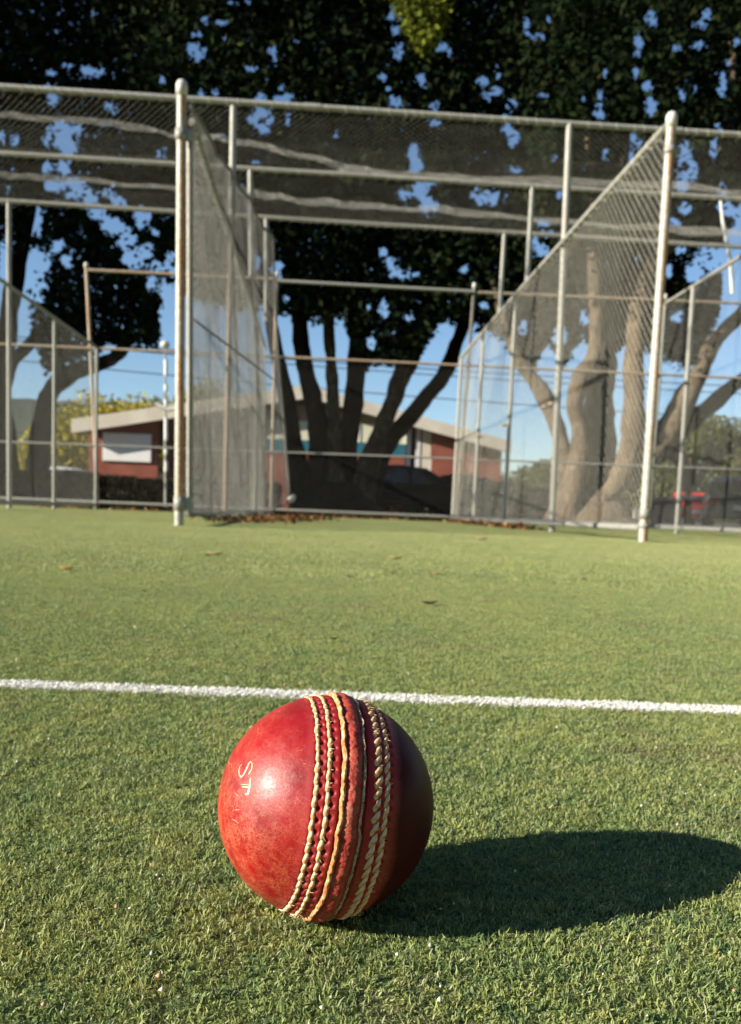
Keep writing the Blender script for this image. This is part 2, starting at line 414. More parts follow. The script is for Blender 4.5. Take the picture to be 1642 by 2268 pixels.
bm = bmesh.new(); bm.from_mesh(me); bm.verts.ensure_lookup_table()
for j in range(no):
    bm.faces.new((bm.verts[nb], bm.verts[(j+1) % no], bm.verts[j])).smooth = True
    bm.faces.new((bm.verts[nb+1], bm.verts[(nl-1)*no+j], bm.verts[(nl-1)*no+(j+1) % no])).smooth = True
bm.to_mesh(me); bm.free()
def leather():
    m = mat('red_leather', (.36,.012,.012), .34, 0, .5); g = G(m); v = g.coord('Object')
    big = g.noise(v, 55, 5, .62); fine = g.noise(v, 900, 4, .7); med = g.noise(v, 210, 5, .65)
    c = g.ramp(big, [(.30, (.19,.002,.004)), (.52, (.30,.003,.005)), (.72, (.37,.007,.007))])
    # scuffs collect on the lower part: orange raw leather showing through
    up = Vector((ny.z*0+0, 0, 0))
    wz = g.n('ShaderNodeSeparateXYZ', {'Vector': g.n('ShaderNodeNewGeometry').outputs['Position']}).outputs[2]
    low = g.mrange(wz, .052, .006)
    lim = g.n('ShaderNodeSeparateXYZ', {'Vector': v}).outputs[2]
    left = g.mrange(lim, -.010, -.034)
    worn = g.math('ADD', g.math('MULTIPLY', low, .50), g.math('MULTIPLY', left, .34), clamp=True)
    def hair(scale, wdt, dist=1.5, seed=0.0, st=(1, 1, 1)):
        vv = g.n('ShaderNodeMapping', {'Vector': v, 'Location': (seed, seed*.7, 0), 'Scale': st, 'Rotation': (seed*40, seed*23, seed*61)}).outputs[0]
        f = g.noise(vv, scale, 4, .6, dist); return g.mrange(g.math('ABSOLUTE', g.math('SUBTRACT', f, .5)), wdt, wdt*.25)
    h = g.math('MAXIMUM', hair(300, .020, 1.8, .1), hair(420, .020, 2.2, .23, (1, .35, 1)))
    h = g.math('MAXIMUM', h, hair(480, .020, 1.4, .41, (.35, 1, 1)))
    h = g.math('MAXIMUM', h, hair(230, .014, 2.6, .57, (1, 1, .4)))
    hm = g.math('MULTIPLY', h, g.math('MULTIPLY', g.mrange(med, .36, .54), g.math('MULTIPLY', worn, 1.35, clamp=True), clamp=True))
    patch = g.math('MULTIPLY', g.mrange(g.noise(v, 260, 6, .8, 1.2), .50, .66), worn)
    c = g.mix(g.math('MULTIPLY', patch, .4), c, (.42,.045,.012))
    c = g.mix(g.math('MULTIPLY', hm, .72), c, (.70,.24,.10))
    dull = g.mrange(g.noise(v, 75, 4, .6), .60, .74, 0, .22)       # pale rubbed patches
    c = g.mix(dull, c, (.50,.14,.10))
    # faint scratches over the polished half
    sc = g.math('MULTIPLY', hair(90, .005, 3.0, .73), g.mrange(med, .50, .58))
    c = g.mix(g.math('MULTIPLY', sc, .6), c, (.70,.30,.20))
    pit = g.mrange(g.noise(v, 420, 2, .5), .72, .76); c = g.mix(g.math('MULTIPLY', pit, .7), c, (.10,.012,.01))
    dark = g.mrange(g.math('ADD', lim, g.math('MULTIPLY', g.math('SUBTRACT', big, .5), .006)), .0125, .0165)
    c = g.mix(g.math('MULTIPLY', dark, .94), c, (.038,.005,.004))       # shade of the half facing away from the sun, painted dark maroon
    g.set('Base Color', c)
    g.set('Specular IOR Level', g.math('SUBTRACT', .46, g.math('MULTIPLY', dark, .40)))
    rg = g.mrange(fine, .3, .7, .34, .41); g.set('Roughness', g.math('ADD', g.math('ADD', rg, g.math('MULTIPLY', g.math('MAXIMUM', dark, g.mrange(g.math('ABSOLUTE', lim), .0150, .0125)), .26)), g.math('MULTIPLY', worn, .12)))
    g.b.inputs['Coat Weight'].default_value = .10; g.b.inputs['Coat Roughness'].default_value = .30
    hh = g.math('ADD', g.math('MULTIPLY', med, .7), g.math('ADD', g.math('MULTIPLY', fine, .35), g.math('MULTIPLY', hm, .5)))
    g.bump(hh, .30, .0006)
    return m
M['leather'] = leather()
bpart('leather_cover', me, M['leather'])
# raised ridge of worn leather between the two halves
def seam_strip(la0, la1, r0, bulge, nl=14, no=520, wob=0.0, seed=0, rag=0.0):
    los = np.linspace(0, 2*PI, no, endpoint=False); V = []
    for i in range(nl):
        s = i/(nl-1)
        for j, lo in enumerate(los):
            ww = wob*noise.noise(Vector((math.cos(lo)*5+seed, math.sin(lo)*5, seed)))+wob*.5*noise.noise(Vector((math.cos(lo)*19+seed, math.sin(lo)*19, 3)))
            la = math.radians(la0+(la1-la0)*s+ww)
            pr = math.sin(PI*s)**.6 if 0 < s < 1 else 0
            rr = r0+bulge*pr*(1+.22*noise.noise(Vector((math.cos(lo)*9, math.sin(lo)*9, s*1.5+seed))))+rag*bulge*(noise.noise(Vector((math.cos(lo)*38, math.sin(lo)*38, s*4+seed)))*.8+.5*noise.noise(Vector((math.cos(lo)*110, math.sin(lo)*110, s*9+seed))))
            V.append((rr*math.cos(la)*math.cos(lo), rr*math.cos(la)*math.sin(lo), rr*math.sin(la)))
    ii, jj = np.meshgrid(np.arange(nl-1), np.arange(no), indexing='ij')
    return np_mesh('strip', V, np.stack([ii*no+jj, ii*no+(jj+1) % no, (ii+1)*no+(jj+1) % no, (ii+1)*no+jj], -1).reshape(-1, 4), True)
def ridge_mat():
    m = mat('worn_seam_leather', (.3,.03,.02), .6, 0, .4); g = G(m); v = g.coord('Object')
    f = g.noise(v, 230, 6, .75); f2 = g.noise(v, 1100, 4, .7)
    c = g.ramp(f, [(.34, (.22,.02,.012)), (.5, (.40,.045,.025)), (.66, (.34,.13,.07)), (.8, (.46,.25,.15))])
    g.set('Base Color', g.mix(g.mrange(f2, .56, .70, 0, .6), c, (.10,.02,.012))); g.bump(g.math('ADD', f, f2), .5, .0008); return m
M['ridge'] = ridge_mat()
bpart('seam_ridge', seam_strip(-4.3, 4.2, BR-.0004, .0017, nl=22, no=800, wob=.6, seed=2, rag=.13), M['ridge'])
def thread_mat(name, c1, c2, c3):
    m = mat(name, c1, .85, 0, .2); g = G(m); v = g.coord('Object')
    f = g.noise(v, 260, 5, .7); f2 = g.noise(v, 1500, 3, .7)
    c = g.ramp(f, [(.35, c2), (.5, c1), (.7, c3)]); g.set('Base Color', c); g.bump(f2, .6, .0003); return m
M['thread'] = thread_mat('cream_thread', (.72,.47,.25), (.46,.20,.06), (.84,.66,.46))
M['cord'] = thread_mat('dark_waxed_cord', (.34,.18,.07), (.20,.07,.02), (.50,.34,.17))
M['thread_orange'] = thread_mat('waxed_orange_thread', (.55,.25,.09), (.36,.09,.03), (.72,.54,.36))
M['thread_grey'] = thread_mat('dirty_thread', (.42,.33,.20), (.22,.11,.05), (.58,.50,.38))
bpart('inner_thread', seam_strip(-6.4, -3.6, BR-.0004, .0016, nl=9, wob=1.1, seed=5, rag=.35), M['thread_orange'])['label'] = 'flattened orange and cream thread along the left of the ridge'
bpart('inner_thread', seam_strip(4.0, 5.9, BR-.0006, .0012, nl=9, wob=1.0, seed=8, rag=.6), M['thread_grey'])['label'] = 'thin dirty thread in the groove right of the ridge'
# one stitch: a plump slanting twist of cord lying along +Y, outward +X
def stitch_mesh(name, L, W, seed):
    r = random.Random(seed); V = []; n = 8; ring = 9
    for i in range(ring):
        s = i/(ring-1); e = math.sin(PI*min(max(s, .02), .98))**.60
        yy = (s-.5)*L; zz = .20*W*math.sin((s-.5)*2.6)*-1; xx = .26*W*e-.0001-.0005*abs(s-.5)
        for k in range(n):
            a = 2*PI*k/n+s*1.8; ww = W*.5*e*(1+.13*math.cos(3*a+s*4))
            V.append((xx+.60*ww*math.cos(a), yy, zz+ww*math.sin(a)))
    Fq = [(i*n+k, i*n+(k+1) % n, (i+1)*n+(k+1) % n, (i+1)*n+k) for i in range(ring-1) for k in range(n)]
    return np_mesh(name, V, Fq, True)
def on_ball(la, lo, r, spin=0.0, flip=1):
    lar = math.radians(la); e = Vector((math.cos(lar)*math.cos(lo), math.cos(lar)*math.sin(lo), math.sin(lar)))
    t = Vector((-math.sin(lo), math.cos(lo), 0)); n2 = e.cross(t)
    t2 = math.cos(spin)*t+math.sin(spin)*n2; n3 = e.cross(t2)
    p = e*r
    return Matrix(((e.x, t2.x, n3.x, p.x), (e.y, t2.y, n3.y, p.y), (e.z, t2.z, n3.z, p.z), (0, 0, 0, 1)))
for key, mm, wd, spin, nm in (('a', 'thread', .00150, .13, 'left outer row of cream stitches'), ('b', 'thread', .00150, .13, 'left inner row of cream stitches'),
                              ('e', 'thread', .00175, -.36, 'right inner row of plump twisted stitches'), ('f', 'thread', .00145, -.28, 'right outer row of stitches in shade')):
    # the cord running under the stitches
    me = seam_strip(ROWS[key]-.7, ROWS[key]+.7, BR-.0004, .0005, nl=7, no=400, wob=.25, seed=len(key)+ROWS[key])
    row = bpart('stitch_row', me, M['cord']); row['label'] = nm
    variants = [stitch_mesh('stitch', .0049 if key in 'ab' else .0057, wd, s) for s in range(2)]
    for v_ in variants: v_.materials.append(M[mm])
    ph = {'a': 0.0, 'b': .4, 'e': .2, 'f': .7}[key]
    rr = random.Random(ROWS[key])
    for k in range(NST):
        lo = 2*PI*(k-ph)/NST
        s = bpy.data.objects.new('stitch', variants[k % 2]); COL.objects.link(s); s.parent = row
        s.matrix_local = on_ball(ROWS[key]+rr.uniform(-.28, .28), lo, BR-.00015, spin+rr.uniform(-.09, .09)) @ Matrix.Diagonal((rr.uniform(.8, 1.15), rr.uniform(.92, 1.08), rr.uniform(.85, 1.15), 1))
# loose hairs of thread
hb = MB(); rr = random.Random(3)
for k in range(150):
    key = rr.choice('abbef'); la = ROWS[key]+rr.uniform(-.6, .9); lo = rr.uniform(-1.6, 1.6)
    m0 = on_ball(la, lo, BR+.0006, rr.uniform(-2.4, 2.4)); L = rr.uniform(.0006, .0016)
    hb.tube([m0 @ Vector((0, 0, 0)), m0 @ Vector((.0003, L*.6, 0)), m0 @ Vector((.0004, L, .0002))], [.00009, .00007, .00003], 3, False)
me = bpy.data.meshes.new('frayed_hairs'); me.from_pydata(hb.v, [], hb.f); h_ = bpart('frayed_hairs', me, M['thread']); h_['kind'] = 'stuff'
# gold foil letters, the remains of the maker's stamp: an S and a T lying on their sides
M['foil'] = noisy('gold_foil', (.80,.52,.22), (.98,.82,.58), 900, .35, .2)
def foil_stroke(b, pts2, wdt):
    """pts2 in measured-view pixels on the ball face, widened into a thin raised ribbon"""
    P = []
    for x, y in pts2:
        d = ray(x, y).normalized(); o_ = Vector((0, 0, CAM_H))-BC; bq = o_.dot(d); cq = o_.dot(o_)-(BR+.00005)**2
        P.append(Vector((0, 0, CAM_H))+d*(-bq-math.sqrt(max(0, bq*bq-cq))))
    inv = BM.inverted(); P = [inv @ p for p in P]; vs = []; fs = []
    for i, p in enumerate(P):
        t = (P[min(i+1, len(P)-1)]-P[max(i-1, 0)]).normalized(); n = p.normalized(); s = t.cross(n).normalized()*wdt[i]/2
        vs += [p-s, p+s, p+n*.00006+s*.7, p+n*.00006-s*.7]
    for i in range(len(P)-1):
        a = i*4; fs += [(a, a+4, a+5, a+1), (a+1, a+5, a+6, a+2), (a+2, a+6, a+7, a+3), (a+3, a+7, a+4, a)]
    b.add(vs, fs)
def c7(x, y): return ((520+x/5.864)/1.1285, (1840+y/5.864)/1.1285)     # measured on the enlarged view
def fs(b, p, w_): foil_stroke(b, p, [x*1.5 for x in w_])
b = MB(); sp = [(505,412),(472,440),(455,500),(462,570),(488,600),(520,570),(560,490),(600,400),(630,372),(650,410),(645,480),(620,520),(598,555)]
fs(b, [c7(*p) for p in sp], [.00010,.00018,.00024,.0003,.0003,.0003,.00048,.0004,.00025,.00022,.00026,.0003,.0003])
me = bpy.data.meshes.new('foil_letter'); me.from_pydata(b.v, [], b.f); bpart('foil_letter', me, M['foil'])['label'] = 'gold foil letter S'
b = MB(); fs(b, [c7(*p) for p in ((625,612),(620,660),(612,740),(598,800),(585,850),(545,850))], [.0002,.0004,.0005,.00062,.0006,.0002])
fs(b, [c7(*p) for p in ((610,748),(560,744),(500,742))], [.0003,.0003,.00015]); fs(b, [c7(*p) for p in ((600,705),(550,708),(490,712))], [.0001,.00012,.00008])
me = bpy.data.meshes.new('foil_letter'); me.from_pydata(b.v, [], b.f); bpart('foil_letter', me, M['foil'])['label'] = 'gold foil letter T'
b = MB()
for p in (((300,375),(318,400),(322,420)), ((345,400),(352,430),(350,460)), ((365,1010),(375,1060),(365,1110)), ((375,1085),(420,1080),(468,1080)), ((350,1215),(400,1235),(455,1280)), ((408,825),(420,860),(470,905))):
    foil_stroke(b, [c7(*q) for q in p], [.00006,.00013,.00006])
me = bpy.data.meshes.new('foil_flecks'); me.from_pydata(b.v, [], b.f); bpart('foil_flecks', me, M['foil'])

# ------------------------------------------------------------------ chain-link and nets
def net_mesh(name, surf, ul, vl, pitch, r, seg, wob=0.0):
    """two families of diagonal wires laid on a surface surf(u, v) in metres; three-sided wires"""
    V = []; Fq = []; st = pitch
    for sgn in (1, -1):
        k0 = -vl if sgn == 1 else 0; kmax = ul if sgn == 1 else ul+vl
        k = k0+st*.5
        while k < kmax:
            # line u = k + sgn*v
            v0, v1 = (max(0, -k), min(vl, ul-k)) if sgn == 1 else (max(0, k-ul), min(vl, k))
            if v1-v0 > .01:
                n = max(1, int(math.ceil((v1-v0)/seg)))
                P = [Vector(surf(k+sgn*v, v)) for v in (v0+(v1-v0)*i/n for i in range(n+1))]
                b0 = len(V)
                for i, p in enumerate(P):
                    t = (P[min(i+1, n)]-P[max(i-1, 0)]).normalized(); a = t.orthogonal().normalized(); c = t.cross(a)
                    if i == 0: ref = a
                    a = (ref-ref.dot(t)*t).normalized(); c = t.cross(a); ref = a
                    for q in range(3):
                        V.append(p+a*(r*math.cos(q*2.0944))+c*(r*math.sin(q*2.0944)))
                for i in range(n):
                    for q in range(3):
                        Fq.append((b0+i*3+q, b0+i*3+(q+1) % 3, b0+i*3+3+(q+1) % 3, b0+i*3+3+q))
            k += st
    return np_mesh(name, V, Fq)
def pole(name, a, b, r, m, parent, n=14, bow=0.0, label=None):
    a = Vector(a); b = Vector(b); k = max(2, int((b-a).length/.5)+1)
    side = Vector((random.uniform(-1, 1), random.uniform(-1, 1), 0))*bow
    pts = [a+(b-a)*(i/k)+side*math.sin(PI*i/k) for i in range(k+1)]
    o = MB().tube(pts, r, n).build(name, m, parent)
    if label: o['label'] = label
    return o
def V3(x, y, z): return Vector((x, y, z))
def cap(parent, p, r, name='post_cap'):
    return MB().lathe(p, [(0, -.05), (r*1.22, -.05), (r*1.25, 0), (r*1.15, r*.7), (r*.8, r*1.2), (r*.3, r*1.45), (0, r*1.5)]).build(name, M['cap'], parent)
def clamp(parent, p, r, h=.03, name='clamp', m='pipe', dx=1):
    b = MB().lathe(p, [(r, -h), (r*1.22, -h), (r*1.22, h), (r, h)], 12); b.box((p[0]+dx*r, p[1]-.008, p[2]-h), (p[0]+dx*(r+.04), p[1]+.008, p[2]+h))
    return b.build(name, M[m], parent)

YF, Y1, Y2, Y3, YB = 4.94, 7.118, 8.416, 9.786, 12.3
# --- partition right of the pitch
tr, brr = at(1488, 262, YF), at(1424, 1200, YF); brr.z = 0
XR0 = brr.x
fp = lambda Y: at(1424, 1200, YF).x            # base line x of the partition
pr = empty('chain_link_partition', (brr.x, YF, 0), 'tall chain link side fence with rust-streaked white front post, right of the bare pitch', 'net partition', 'chain link side fences between the pitches')
pole('front_post', (brr.x, YF, -.01), (tr.x, YF, tr.z), .027, M['post'], pr, 18)
cap(pr, tr, .026); clamp(pr, tr-V3(0,0,.18), .027, .02); clamp(pr, brr+V3(0,0,.17), .027, .03, dx=-1); clamp(pr, brr+V3(0.0,0,.10), .027, .014, dx=1)
e_top = at(1020, 793, YB); e_bot = at(1000, 1159, YB); e_bot.z = 0
a_top = at(1474, 282, YF+.02)
pole('top_rail', a_top, e_top, .021, M['pipe'], pr, bow=.01)
pole('bottom_rail', brr+V3(0, .05, .085), e_bot+V3(0, 0, .06), .021, M['pipe'], pr, bow=.008)
def part_post(px, pyt, pyb, Y, r=.023, m='pipe', parent=pr):
    t = at(px, pyt, Y); bb = at(pyb[0], pyb[1], Y); return pole('post', (bb.x, Y, 0), t, r, M[m], parent)
for xt, yt, xb in ((1133,668,1117), (1066,770,1049), (1022,800,1002)):
    # depth from the position along the base line
    s = None
    for k in range(200):
        Y = YF+(YB-YF)*k/199; P = brr.lerp(e_bot, k/199)
        x, _ = project(np.array([[P.x, P.y, 0]])); 
        if x[0] <= xb: s = k/199; break
    if s is None: s = 1.0
    P = brr.lerp(e_bot, s); T_ = a_top.lerp(e_top, s)
    pole('post', (P.x, P.y, 0), (T_.x, P.y, T_.z), .022, M['pipe'], pr)
for s in (.3, .33, .55, .75):
    P = brr.lerp(e_bot, s); clamp(pr, (P.x, P.y, 1.1), .024, .012, 'tie_wire', 'rusty')
def quadsurf(a, b, c, d, wob=0.0, wl=1.0, seed=0):
    """a,b bottom near/far; c,d top near/far"""
    U = (b-a).length; H = (c-a).length
    nrm = (b-a).cross(c-a).normalized()
    def f(u, v):
        s = u/U; t = v/H; p = a.lerp(b, s).lerp(c.lerp(d, s), t)
        if wob: p = p+nrm*wob*noise.noise(Vector((u/wl+seed, v/wl*.6, seed)))
        return p
    return f, U, H
f, U, H = quadsurf(brr+V3(0, .04, .08), e_bot+V3(0, 0, .06), a_top, e_top, .03, 1.1, 3)
o = link('chain_link_mesh', net_mesh('chain_link_mesh', f, U, H, .068, .00150, .7), M['wire_new'], pr); o['kind'] = 'stuff'

# --- partition left of the pitch
tlp, blp = at(403, 192, YF), at(397, 1166, YF); blp.z = 0
pl = empty('chain_link_partition', (blp.x, YF, 0), 'chain link side fence with rust-streaked white front post, left of the bare pitch behind the loose net', 'net partition', 'chain link side fences between the pitches')
pole('front_post', (blp.x, YF, -.01), tlp, .027, M['post'], pl, 18); cap(pl, tlp, .026)
clamp(pl, tlp-V3(0, 0, .26), .027, .03); clamp(pl, blp+V3(0, 0, .13), .027, .04)
t2, b2 = at(421, 300, YF+.06), at(421, 1135, YF+.06)
pole('gate_stile', b2, t2, .019, M['pipe'], pl); MB().box((t2.x-.03, YF+.03, t2.z-.03), (t2.x+.025, YF+.09, t2.z+.04)).build('hinge', M['rusty'], pl, .004)
lf_top, lf_bot = at(588, 770, YB), at(586, 1140, YB); lf_bot.z = 0
ltp = at(425, 268, YF+.05)
pole('top_rail', ltp, lf_top, .019, M['pipe'], pl, bow=.01)
pole('bottom_rail', blp+V3(.03, .05, .07), lf_bot+V3(0, 0, .06), .019, M['pipe'], pl)
f, U, H = quadsurf(blp+V3(.02, .05, .07), lf_bot+V3(0, 0, .06), ltp, lf_top, .03, 1.0, 9)
o = link('chain_link_mesh', net_mesh('chain_link_mesh', f, U, H, .064, .0012, .7), M['wire'], pl); o['kind'] = 'stuff'
for xb, mm in ((498, 'rusty'), (565, 'pipe')):
    for k in range(200):
        P = blp.lerp(lf_bot, k/199); x, _ = project(np.array([[P.x, P.y, 0]]))
        if x[0] >= xb: break
    T_ = ltp.lerp(lf_top, k/199); pole('post', (P.x, P.y, 0), (T_.x, P.y, T_.z), .023, M[mm], pl)
# --- loose net drawn along the left fence
dn = empty('loose_net', at(425, 1140, 5.0), 'loose grey net draped along the left side fence, its bottom corner bulging out', 'net')
TOP = [(422,235,5.0),(483,340,6.2),(517,393,7.1),(558,453,8.4),(602,531,9.7)]
BOT = [(428,1143,5.0),(490,1146,6.2),(545,1143,7.1),(600,1135,8.4),(640,1108,9.7)]
TOP = [at(*p) for p in TOP]; BOT = [at(*p) for p in BOT]
EDGE = [(640,1108),(640,1090),(628,930),(614,780),(606,640),(602,531)]; EDGE = [at(x, y, 9.7) for x, y in EDGE]
def poly(P, s):
    s = min(max(s, 0), 1)*(len(P)-1); i = min(int(s), len(P)-2); return P[i].lerp(P[i+1], s-i)
UL, VL = 5.2, 3.0
def drape(u, v):
    s = u/UL; t = v/VL
    p = poly(BOT, s).lerp(poly(TOP, s), t)
    e = poly(EDGE, (t if t > .02 else 0)); lin = BOT[-1].lerp(TOP[-1], t)
    p = p+(e-lin)*s**3
    fold = .014*math.sin(u*4.1+.6*math.sin(v*1.3))+.004*math.sin(u*11+v*.8)
    return (p.x+fold*(.35+s), p.y+.02*math.sin(v*3+u*4), max(p.z+.01*math.sin(u*9), .02))
o = link('netting', net_mesh('netting', drape, UL, VL, .026, .00072, .2), M['drape'], dn); o['kind'] = 'stuff'
hem = [Vector(drape(UL*i/40, 0)) for i in range(41)]; MB().tube(hem, .010, 6).build('hem_rope', M['drape'], dn)
hem = [Vector(drape(UL, VL*i/40)) for i in range(41)]; MB().tube(hem, .013, 6).build('edge_rope', M['drape'], dn)
tp = [Vector(drape(UL*i/40, VL)) for i in range(41)]; MB().tube(tp, .014, 6).build('head_rope', M['drape'], dn)
# white gathered corner of the net
cn = Vector(drape(UL, .0)); MB().lathe(cn+V3(0, 0, .0), [(.0, -.03), (.03, -.02), (.045, .02), (.03, .06), (.0, .09)], 10, Vector((.5, 0, .6))).build('tied_corner', M['cap'], dn)
o = MB().tube([at(425, 705, 5.15), at(515, 772, 6.9), at(605, 840, 8.8)], .008, 6).build('brace_cable', M['cable']); tag(o, 'dark sagging cable running down through the left side fence', 'cable')

# --- neighbouring partitions, left and right edge of the picture
def side_partition(X0b, p_near, p_far, Yn, Yf, posts, label, mesh_seed, near_x=None):
    tn, tf = at(*p_near, Yn), at(*p_far, Yf)
    # continue the rail towards the front line
    s = (YF-Yn)/(Yf-Yn); tn2 = tn.lerp(tf, 0)+(tf-tn)*s
    bn, bf = V3(tn2.x-.0, YF, 0), V3(tf.x, Yf, 0)
    r = empty('chain_link_partition', bn, label, 'net partition', 'chain link side fences between the pitches')
    pole('front_post', bn, V3(tn2.x, YF, tn2.z+.06), .031, M['post'], r, 14); cap(r, V3(tn2.x, YF, tn2.z+.06), .031)
    pole('top_rail', tn2, tf, .020, M['pipe'], r); pole('bottom_rail', bn+V3(0, 0, .08), bf+V3(0, 0, .06), .020, M['pipe'], r)
    f, U, H = quadsurf(bn+V3(0, 0, .08), bf+V3(0, 0, .06), tn2, tf, .03, 1.0, mesh_seed)
    o = link('chain_link_mesh', net_mesh('chain_link_mesh', f, U, H, .064, .0012, .8), M['wire'], r); o['kind'] = 'stuff'
    for xb, rad in posts:
        best = min(range(200), key=lambda k: abs(project(np.array([list(bn.lerp(bf, k/199)+V3(0, 0, 1.2))]))[0][0]-xb))
        P = bn.lerp(bf, best/199); T_ = tn2.lerp(tf, best/199); pole('post', P, V3(T_.x, P.y, T_.z), rad, M['pipe'], r)
side_partition(None, (5, 622), (215, 770), 9.0, YB, ((120, .023), (215, .023)), 'chain link side fence at the left edge, its top rail falling away in front of the low brick building', 21)
side_partition(None, (1642, 568), (1475, 672), 7.7, 9.6, ((1515, .024),), 'chain link side fence at the right edge, in front of the parked vehicles', 33)

# --- overhead frames: each a cross beam with two posts
def beam_frame(ya, yb, Y, postL, postR, r, label, rp=.026):
    A, B = at(0, ya, Y), at(1642, yb, Y); d = (B-A)/(B-A).length
    o = empty('overhead_frame', V3(A.lerp(B, .5).x, Y, 0), label, 'frame', 'overhead pipe frames across the pitches')
    a, b = A-d*4, B+d*5
    L = (b-a).length; nseg = int(L/3.2)+1
    pole('cross_beam', a, b, r, M['pipe'], o)
    for i in range(1, nseg):                   # sleeves where pipes join
        c = a.lerp(b, i/nseg+.03); MB().tube([c-d*.07, c+d*.07], r*1.18, 12).build('pipe_sleeve', M['pipe'], o)
    for (xt, yt, xb, yb_) in (postL, postR):
        t = at(xt, yt, Y); bt = at(xb, yb_, Y); pole('post', (bt.x, Y, 0 if yb_ > 1100 else bt.z), V3(t.x, Y, t.z), rp, M['pipe'], o)
    for px in (at(20, 455, Y3).x, 4.3+.1*Y): 
        z = a.lerp(b, (px-a.x)/(b.x-a.x)).z; pole('post', (px, Y, 0), (px, Y, z), rp, M['pipe'], o)
    return A, B, d
F1 = beam_frame(192, 299, Y1, (518,236,514,476), (1262,276,1224,1150), .024, 'nearest and highest overhead pipe frame, crossing just above the front post tops', .029)
F2 = beam_frame(339, 441, Y2, (555,377,557,612), (1180,410,1168,622), .024, 'middle overhead pipe frame, behind the highest cross beam', .026)
F3 = beam_frame(444, 547, Y3, (590,482,590,712), (1118,515,1107,692), .024, 'rear overhead pipe frame at the back edge of the roof netting', .026)
# extra post seen at the left end of the rear frame
# roof netting, three bays, sagging
rn = empty('roof_netting', V3(0, (Y1+Y3)/2, 3.3), 'grey netting slung over the pitches between the overhead pipe frames, with two sagging seams', 'net')
def bay(Fa, Fb, sag, seed):
    a0, a1 = Fa[0]-Fa[2]*3.5, Fa[1]+Fa[2]*4.0; b0, b1 = Fb[0]-Fb[2]*3.0, Fb[1]+Fb[2]*3.5
    U = (a1-a0).length; H = (b0-a0).length
    def f(u, v):
        s = u/U; t = v/H; p = a0.lerp(a1, s).lerp(b0.lerp(b1, s), t)
        z = p.z-.02-sag*math.sin(PI*t)*(1+.35*noise.noise(Vector((u*.6, seed, 0))))+.02*noise.noise(Vector((u*1.7, v*2, seed)))
        return (p.x, p.y, z)
    return f, U, H
for Fa, Fb, sg, sd in ((F1, F2, .10, 1), (F2, F3, .12, 2)):
    f, U, H = bay(Fa, Fb, sg, sd)
    o = link('netting', net_mesh('netting', f, U, H, .058, .00078, .5), M['twine'], rn); o['kind'] = 'stuff'
def seam(pxs, Y, wdt, name='net_seam', dens=.011):
    P = [at(x, y, Y) for x, y in pxs]
    L = sum((P[i+1]-P[i]).length for i in range(len(P)-1))
    def f(u, v):
        p = poly(P, u/L); k = (v-wdt/2)*(1+.7*noise.noise(Vector((u*1.3, Y, 0)))); return (p.x, p.y+k*.9+.02*math.sin(u*7), p.z+k*.75+.02*noise.noise(Vector((u*2.2, 5, Y)))+.01*noise.noise(Vector((u*8, v*20, Y))))
    o = link(name, net_mesh(name, f, L, wdt, dens*1.6, .0010, .1), M['hem'], rn)
    o['kind'] = 'stuff'
seam([(-700,235),(0,258),(130,262),(250,272),(330,288),(395,300),(430,302),(470,305),(530,312),(610,330),(700,352),(770,372),(850,384),(1000,392),(1120,398),(1300,402),(1480,412),(1642,424),(1900,440)], 8.0, .15)
seam([(-700,365),(0,386),(120,394),(250,404),(395,420),(560,427),(650,440),(760,452),(880,460),(1000,466),(1150,482),(1330,498),(1500,508),(1642,515),(1900,528)], 9.3, .15)

def ties(a, b, r, parent, step=.13):
    a, b = Vector(a), Vector(b); L = (b-a).length; d = (b-a)/L; mb = MB(); k = .1
    while k < L:
        c = a+d*k+V3(0, 0, -.004); sp = d.orthogonal().normalized(); sq = d.cross(sp)
        mb.tube([c+(sp*math.cos(q)+sq*math.sin(q))*(r+.004)+d*.006*q for q in [i*PI/4 for i in range(9)]]+[c-V3(0, 0, r+.02)-d*random.uniform(0, .02)], .0028, 4, False)
        k += step*random.uniform(.6, 1.4)
    mb.build('wire_ties', M['wire_new'], parent)['kind'] = 'stuff'
ties(a_top, e_top, .021, pr); ties(ltp, lf_top, .019, pl)
for Fr, ob in ((F1, None), (F2, None), (F3, None)): ties(Fr[0]-Fr[2]*1.0, Fr[1]+Fr[2]*1.5, .024, rn, .11)
# --- back fence
bf = empty('back_fence', V3(1, YB, 0), 'tall rusty back fence of pipe rails with faint wire mesh, in front of the trees', 'fence')
def railx(xa, ya, xb, yb, m, r=.020, name='rail', ext=(0, 0)):
    A, B = at(xa, ya, YB), at(xb, yb, YB); d = (B-A).normalized(); return pole(name, A-d*ext[0], B+d*ext[1], r, M[m], bf, bow=.01)
railx(613,622,1052,646,'pipe',.024); railx(1060,648,1642,672,'rusty',.022,ext=(0,4)); railx(195,598,613,618,'rusty',.022)
railx(225,772,1642,838,'rusty',.019,ext=(0,4)); railx(225,772,0,762,'rusty',.019,ext=(0,3))
railx(0,978,1642,1040,'pipe',.015,ext=(3,4)); railx(0,1103,1642,1172,'pipe',.022,ext=(3,4))
for (xt, yt, xb, m) in ((190,585,216,'rusty'), (613,606,600,'rusty'), (1052,630,1012,'oldwire'), (1476,655,1440,'pipe')):
    t, bb = at(xt, yt, YB), at(xb, 1140, YB); pole('post', (bb.x, YB+.03, 0), V3(t.x, YB+.03, t.z), .024, M[m], bf); cap(bf, V3(t.x, YB+.03, t.z), .024)
for i, px in enumerate((-7.8, 7.4, 10.2)): pole('post', (px, YB+.03, 0), (px, YB+.03, 3.3), .026, M['pipe'], bf)
